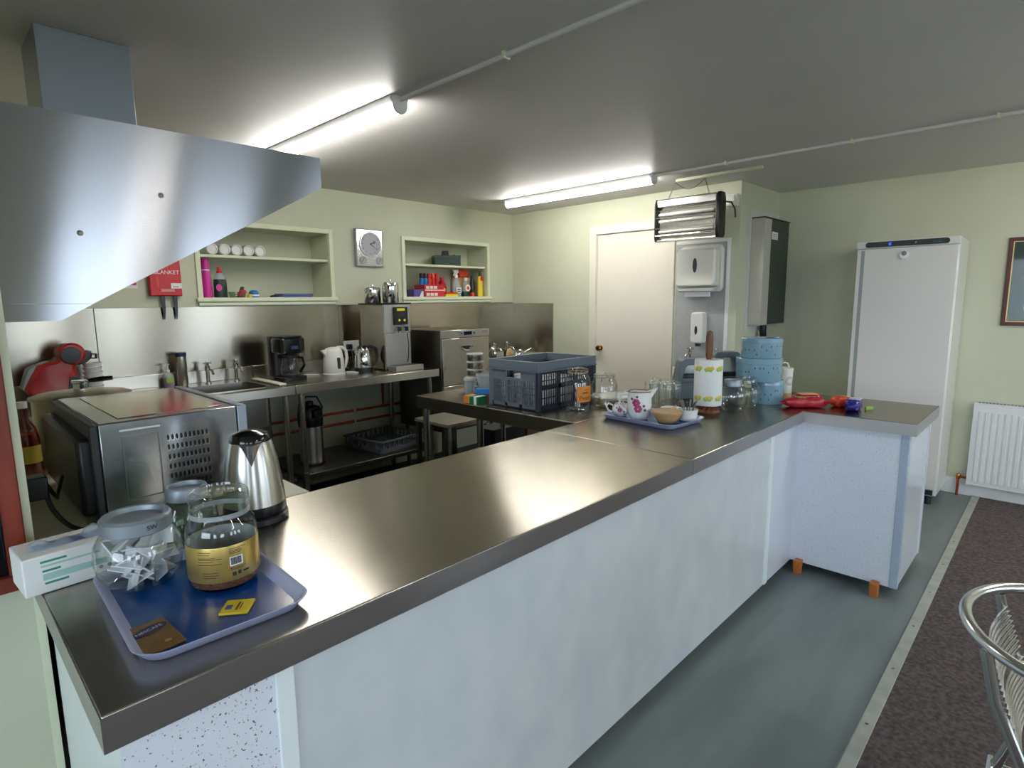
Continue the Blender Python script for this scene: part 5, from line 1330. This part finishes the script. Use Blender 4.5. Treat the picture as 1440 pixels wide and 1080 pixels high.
def wall_tap(x, y, z, label):
    t = thing('tap', label, 'tap', (x, y, z), R(-90), 'chrome taps')
    MB().lathe([(.020, 0), (.02, .006), (.012, .01), (.012, .10), (.016, .105), (.016, .125), (.008, .13)], 14).build('body', 'chrome', t)
    MB().tube([(0, 0, .09), (0, -.05, .10), (0, -.08, .085), (0, -.085, .07)], .009, 10).build('spout', 'chrome', t)
    MB().tube([(-.03, 0, .138), (.03, 0, .138)], .007, 8).ball((0, 0, .138), .011, 10, 6).build('handle', 'chrome', t)
wall_tap(XD - .05, 2.285, .942, 'chrome basin tap nearest the door')
wall_tap(XD - .05, 2.06, .942, 'chrome basin tap farthest from the door')

# insect killer hanging from the ceiling
ZX = 4.26
ik = thing('insect_killer', 'hanging electric insect killer with bare tubes and black end', 'insect killer', (ZX, 2.20, 1.945))
hw = .248
MB().box(-.045, .045, -hw, hw, .255, .325).build('top_cover', 'alu', ik, bevel=.012)
for s_, m_ in ((-1, 'black'), (1, 'charcoal')):
    MB().prism([(-.055, .03), (-.055, .29), (-.035, .33), (.035, .33), (.055, .29), (.055, .03), (.04, 0), (-.04, 0)], s_ * hw - (.03 if s_ < 0 else 0), s_ * hw + (.012 if s_ > 0 else 0), 'y').build('end_cheek', m_, ik, bevel=.006)
MB().box(-.04, .04, -hw, hw, .0, .014).build('catch_tray', 'alu', ik, bevel=.003)
for z in (.075, .155, .205): MB().lathe([(.010, -hw + .02), (.013, -hw + .03), (.013, hw - .03), (.010, hw - .02)], 14, (-.03, 0, z), 'y').build('lamp_tube', 'ivory', ik)
for z in (.045, .10, .18, .235): MB().tube([(-.052, -hw, z), (-.052, hw, z)], .003, 8).build('guard_bar', 'chrome', ik)
m = MB()
for k in range(44):
    y = -hw + .05 + k * .0092; m.box(.0, .002, y - .001, y + .001, .04, .25)
o = m.build('killing_grid', 'steel', ik); o['kind'] = 'stuff'
MB().box(.015, .018, -hw, hw, .03, .25).build('back_reflector', 'beige_metal', ik)
MB().tube([(0, -hw - .03, .26), (.03, -hw - .08, .25), (.05, -hw - .10, .20), (.05, -hw - .105, .14)], .006, 8).build('lead', 'black', ik)
for s_ in (-1, 1):
    m = MB(); a, b_ = Vector((ZX, 2.20 + s_ * .17, 2.27)), Vector((ZX + .02, 2.20 + s_ * .12, 2.40))
    n = 9
    for k in range(n):
        c = a.lerp(b_, (k + .5) / n); u = (b_ - a).normalized(); v = u.cross(Vector((1, 0, 0) if k % 2 else (0, 1, 0))).normalized()
        m.tube([c + u * .010 * math.cos(2 * PI * q / 10) + v * .005 * math.sin(2 * PI * q / 10) for q in range(10)], .0015, 6, True)
    tag(m.build('hanging_chain', 'steel_dark'), ('left', 'right')[s_ < 0] + ' thin chain holding the insect killer to the ceiling', 'chain', 'hanging chains')
m = MB(); P = [Vector((ZX + .02, 2.32 - k * .24 / 12, 2.392 - .06 * math.sin(PI * k / 12))) for k in range(13)]
tag(m.tube(P, .0025, 6).build('slack_chain', 'steel_dark'), 'slack chain looping between the two ceiling hooks', 'chain')
t = thing('junction_box', 'white electrical box on the wall beside the insect killer', 'electrical box', (XD, 1.985, 2.205)); MB().box(-.05, 0, -.045, .045, 0, .095).build('box', 'ivory', t, bevel=.006); MB().box(-.07, -.05, -.03, .03, .03, .08).build('plug', 'ivory', t, bevel=.004)

# green fronted cabinet on the side wall
gc = thing('wall_cabinet', 'tall narrow wall unit with pale side and dark green front', 'cabinet', (4.80, YS, 1.27))
MB().box(-.05, .60, -.012, 0, -.05, .93).build('back_board', 'panel_pale' if 'panel_pale' in MATS else 'caddy_pale', gc)
MB().box(0, .56, -.105, -.012, 0, .86).build('case', 'beige_metal', gc, bevel=.004)
MB().box(.004, .15, -.115, -.105, .004, .856).build('front_strip', 'beige_metal', gc, bevel=.003)
dr = MB().box(.152, .556, -.112, -.105, .004, .856).build('front_door', 'cabinet_green', gc, bevel=.003)
MB().box(.17, .30, -.1135, -.112, .70, .76).build('rating_label', 'paper', dr)
for k in range(3): MB().box(.18, .28, -.114, -.1135, .71 + k * .015, .714 + k * .015).build('print_line', 'grey_print', dr)
MB().box(-.004, .564, -.12, -.012, .86, .866).build('top_cap', 'charcoal', gc)
MB().tube([(.22, -.06, 0), (.22, -.06, -.06), (.25, -.06, -.16), (.35, -.05, -.26), (.38, -.04, -.45)], .028, 12).build('hose', 'black', gc)

# fridge
fg = thing('fridge', 'tall white commercial upright fridge with black control strip', 'fridge', (4.932, .573, 0))
FW, FD, FH = .612, .465, 1.895
MB().box(.03, FD, 0, FW, .07, FH).build('cabinet', 'fridge_white', fg, bevel=.006)
cp = MB().box(0, .03, 0, FW, 1.843, FH).build('control_fascia', 'fridge_white', fg, bevel=.004)
st_ = [(FW / 2 + p[0], 1.868 + p[1]) for p in rrect(.50, .038, .018)]
cs = MB().prism(st_, -.004, .0, 'x').build('control_strip', 'charcoal', cp)
MB().box(-.006, -.004, .395, .41, 1.858, 1.878).build('temperature_display', 'lcd_blue', cp)
MB().lathe([(.007, -.006), (.006, -.007), (0, -.007)], 12, (0, .248, 1.868), 'x').build('lock', 'alu', cp)
text('polar', .026, 'teal_dim', cp, (-.0046, .12, 1.868), (PI / 2, 0, -PI / 2))
dr = MB().box(0, .03, .004, FW - .004, .12, 1.838).build('door', 'fridge_white', fg, bevel=.005)
MB().box(-.0015, 0, FW - .055, FW - .032, .125, 1.83).build('handle_recess', 'print_grey', dr)
th = MB().lathe([(.027, 0), (.029, -.012), (.026, -.02), (0, -.021)], 28, (0, .31, 1.785), 'x').build('thermometer', 'white', dr)
MB().lathe([(.016, -.0215), (0, -.022)], 20, (0, .31, 1.795), 'x').build('dial', 'grey_print', th)
MB().box(.02, .05, .02, FW - .02, .07, .115).build('plinth', 'fridge_white', fg)
MB().box(.016, .02, .02, .07, .075, .112).build('vent', 'charcoal', fg)
for x in (.06, FD - .06):
    for y in (.05, FW - .05): MB().cyl((x, y, 0), .02, .07, 12).build('foot', 'charcoal', fg)
o = MB().tube([(5.385, 1.25, 1.0), (5.385, 1.25, 1.1)], .01, 8)
# picture
pc = thing('framed_picture', 'framed picture with dark green mount on the right wall', 'picture', (XR, -.20, 1.283))
PW, PH = .553, .61
MB().ringprism([(0, 0), (PW, 0), (PW, PH), (0, PH)], [(.026, .026), (PW - .026, .026), (PW - .026, PH - .026), (.026, PH - .026)], -.022, 0, 'x').build('frame', 'red_brown' if 'red_brown' in MATS else 'red_wood', pc, bevel=.003)
MB().ringprism([(.026, .026), (PW - .026, .026), (PW - .026, PH - .026), (.026, PH - .026)], [(.031, .031), (PW - .031, .031), (PW - .031, PH - .031), (.031, PH - .031)], -.015, 0, 'x').build('gilt_slip', 'gold', pc)
MB().ringprism([(.031, .031), (PW - .031, .031), (PW - .031, PH - .031), (.031, PH - .031)], [(.115, .105), (PW - .115, .105), (PW - .115, PH - .085), (.115, PH - .085)], -.008, 0, 'x').build('mount', 'cabinet_green', pc)
MB().box(-.006, 0, .115, PW - .115, .105, PH - .085).build('print', 'picture_print', pc)
MB().box(-.0125, -.0115, .031, PW - .031, .031, PH - .031).build('glass', 'picture_glass', pc)

# radiator
rd = thing('radiator', 'white ribbed panel radiator on the right wall', 'radiator', (XR - .08, -.75, .10))
RL, RH = 1.195, .615
m = MB(); n = 0
MB().box(0, .012, 0, RL, 0, RH).build('front_panel', 'white_gloss', rd, bevel=.004)
for k in range(31):
    y = .045 + k * .0368
    MB().prism([(-.010, y - .011), (0, y - .014), (0, y + .014), (-.010, y + .011)][:4] and [(y - .014, 0), (y - .008, -.009), (y + .008, -.009), (y + .014, 0)], .035, RH - .06, 'z', Matrix(((0, 1, 0, 0), (1, 0, 0, 0), (0, 0, 1, 0), (0, 0, 0, 1)))).build('rib', 'white_gloss', rd)
MB().box(.012, .06, .005, RL - .005, .03, RH - .01).build('convector', 'print_grey', rd)
tg = MB().box(.0, .065, 0, RL, RH, RH + .006).build('top_grille', 'white_gloss', rd)
m = MB()
for k in range(58): m.box(.012, .055, .02 + k * .02, .031 + k * .02, RH + .006, RH + .0075)
m.build('grille_slots', 'charcoal', tg)['kind'] = 'stuff'
MB().box(0, .065, RL - .004, RL, 0, RH).build('end_cover', 'white_gloss', rd)
MB().tube([(.03, RL, .045), (.03, RL + .035, .045), (.03, RL + .05, .035), (.03, RL + .05, -.1)], .009, 10).build('feed_pipe', 'copper', rd)
MB().lathe([(.014, 0), (.016, .01), (.016, .03), (.012, .04)], 14, (.03, RL + .05, .03)).build('valve', 'brass', rd)
for y in (.2, RL - .2): MB().box(.06, .079, y - .02, y + .02, .1, .5).build('bracket', 'print_grey', rd)

# aluminium chair on the carpet
ch = thing('bistro_chair', 'aluminium slatted bistro armchair on the carpet', 'chair', (1.755, -.16, .006))
r_ = .0135
pts = []
AW = .262
for k in range(25):
    a = PI * k / 24
    pts.append((AW * math.cos(a), .055 + .225 * math.sin(a) , .715 + .012 * math.sin(a)))
pts = [(AW - .02, -.27, .66), (AW - .002, -.22, .70), (AW, -.1, .708)] + pts + [(-AW, -.1, .708), (-AW + .002, -.22, .70), (-AW + .02, -.27, .66)]
MB().tube(pts, r_, 14).build('arm_rail', 'alu', ch)
for s_ in (-1, 1):
    MB().tube([(s_ * (AW - .02), -.27, .66), (s_ * (AW - .03), -.285, .44), (s_ * (AW - .02), -.30, .0)], .0125, 12).build('leg', 'alu', ch)
    MB().tube([(s_ * .175, .225, .71), (s_ * .178, .20, .60), (s_ * .18, .13, .44), (s_ * .185, .15, .36), (s_ * .2, .25, .0)], .0125, 12).build('leg', 'alu', ch)
    MB().tube([(s_ * .185, .14, .43), (s_ * .20, -.05, .445), (s_ * (AW - .03), -.285, .44)], .011, 12).build('seat_rail', 'alu', ch)
def slat(p0, p1, bow, w=.009, t_=.004, up_=Vector((0, 0, 1)), bd=Vector((0, 1, 0))):
    m = MB(); vs = []; n = 10
    for k in range(n + 1):
        c = Vector(p0).lerp(Vector(p1), k / n) + bd * bow * math.sin(PI * k / n)
        vs += [c - up_ * w / 2 - bd * t_ / 2, c + up_ * w / 2 - bd * t_ / 2, c + up_ * w / 2 + bd * t_ / 2, c - up_ * w / 2 + bd * t_ / 2]
    fs = [(k * 4 + q, k * 4 + (q + 1) % 4, k * 4 + 4 + (q + 1) % 4, k * 4 + 4 + q) for k in range(n) for q in range(4)] + [(0, 1, 2, 3), (n * 4, n * 4 + 3, n * 4 + 2, n * 4 + 1)]
    m.add(vs, fs); return m
for grp, z0, z1, n in (('u', .575, .675, 9), ('l', .44, .548, 10)):
    for k in range(n):
        z = z0 + (z1 - z0) * k / (n - 1); y = .13 + (z - .44) / .26 * .085
        slat((-.178, y, z), (.178, y, z), .022).build('back_slat', 'alu', ch)
for k in range(15):
    y = .09 - k * .0255; w_ = .185 + .05 * k / 17
    slat((-w_, y, .452), (w_, y, .452), -.012, .018, .004, Vector((0, 1, 0)), Vector((0, 0, 1))).build('seat_slat', 'alu', ch)
for y, z in ((-.288, .2), (.205, .2)):
    MB().tube([(-.225, y, z), (.225, y, z)], .009, 10).build('stretcher', 'alu', ch)
for s_ in (-1, 1): MB().tube([(s_ * .225, -.288, .2), (s_ * .2, .205, .2)], .009, 10).build('stretcher', 'alu', ch)
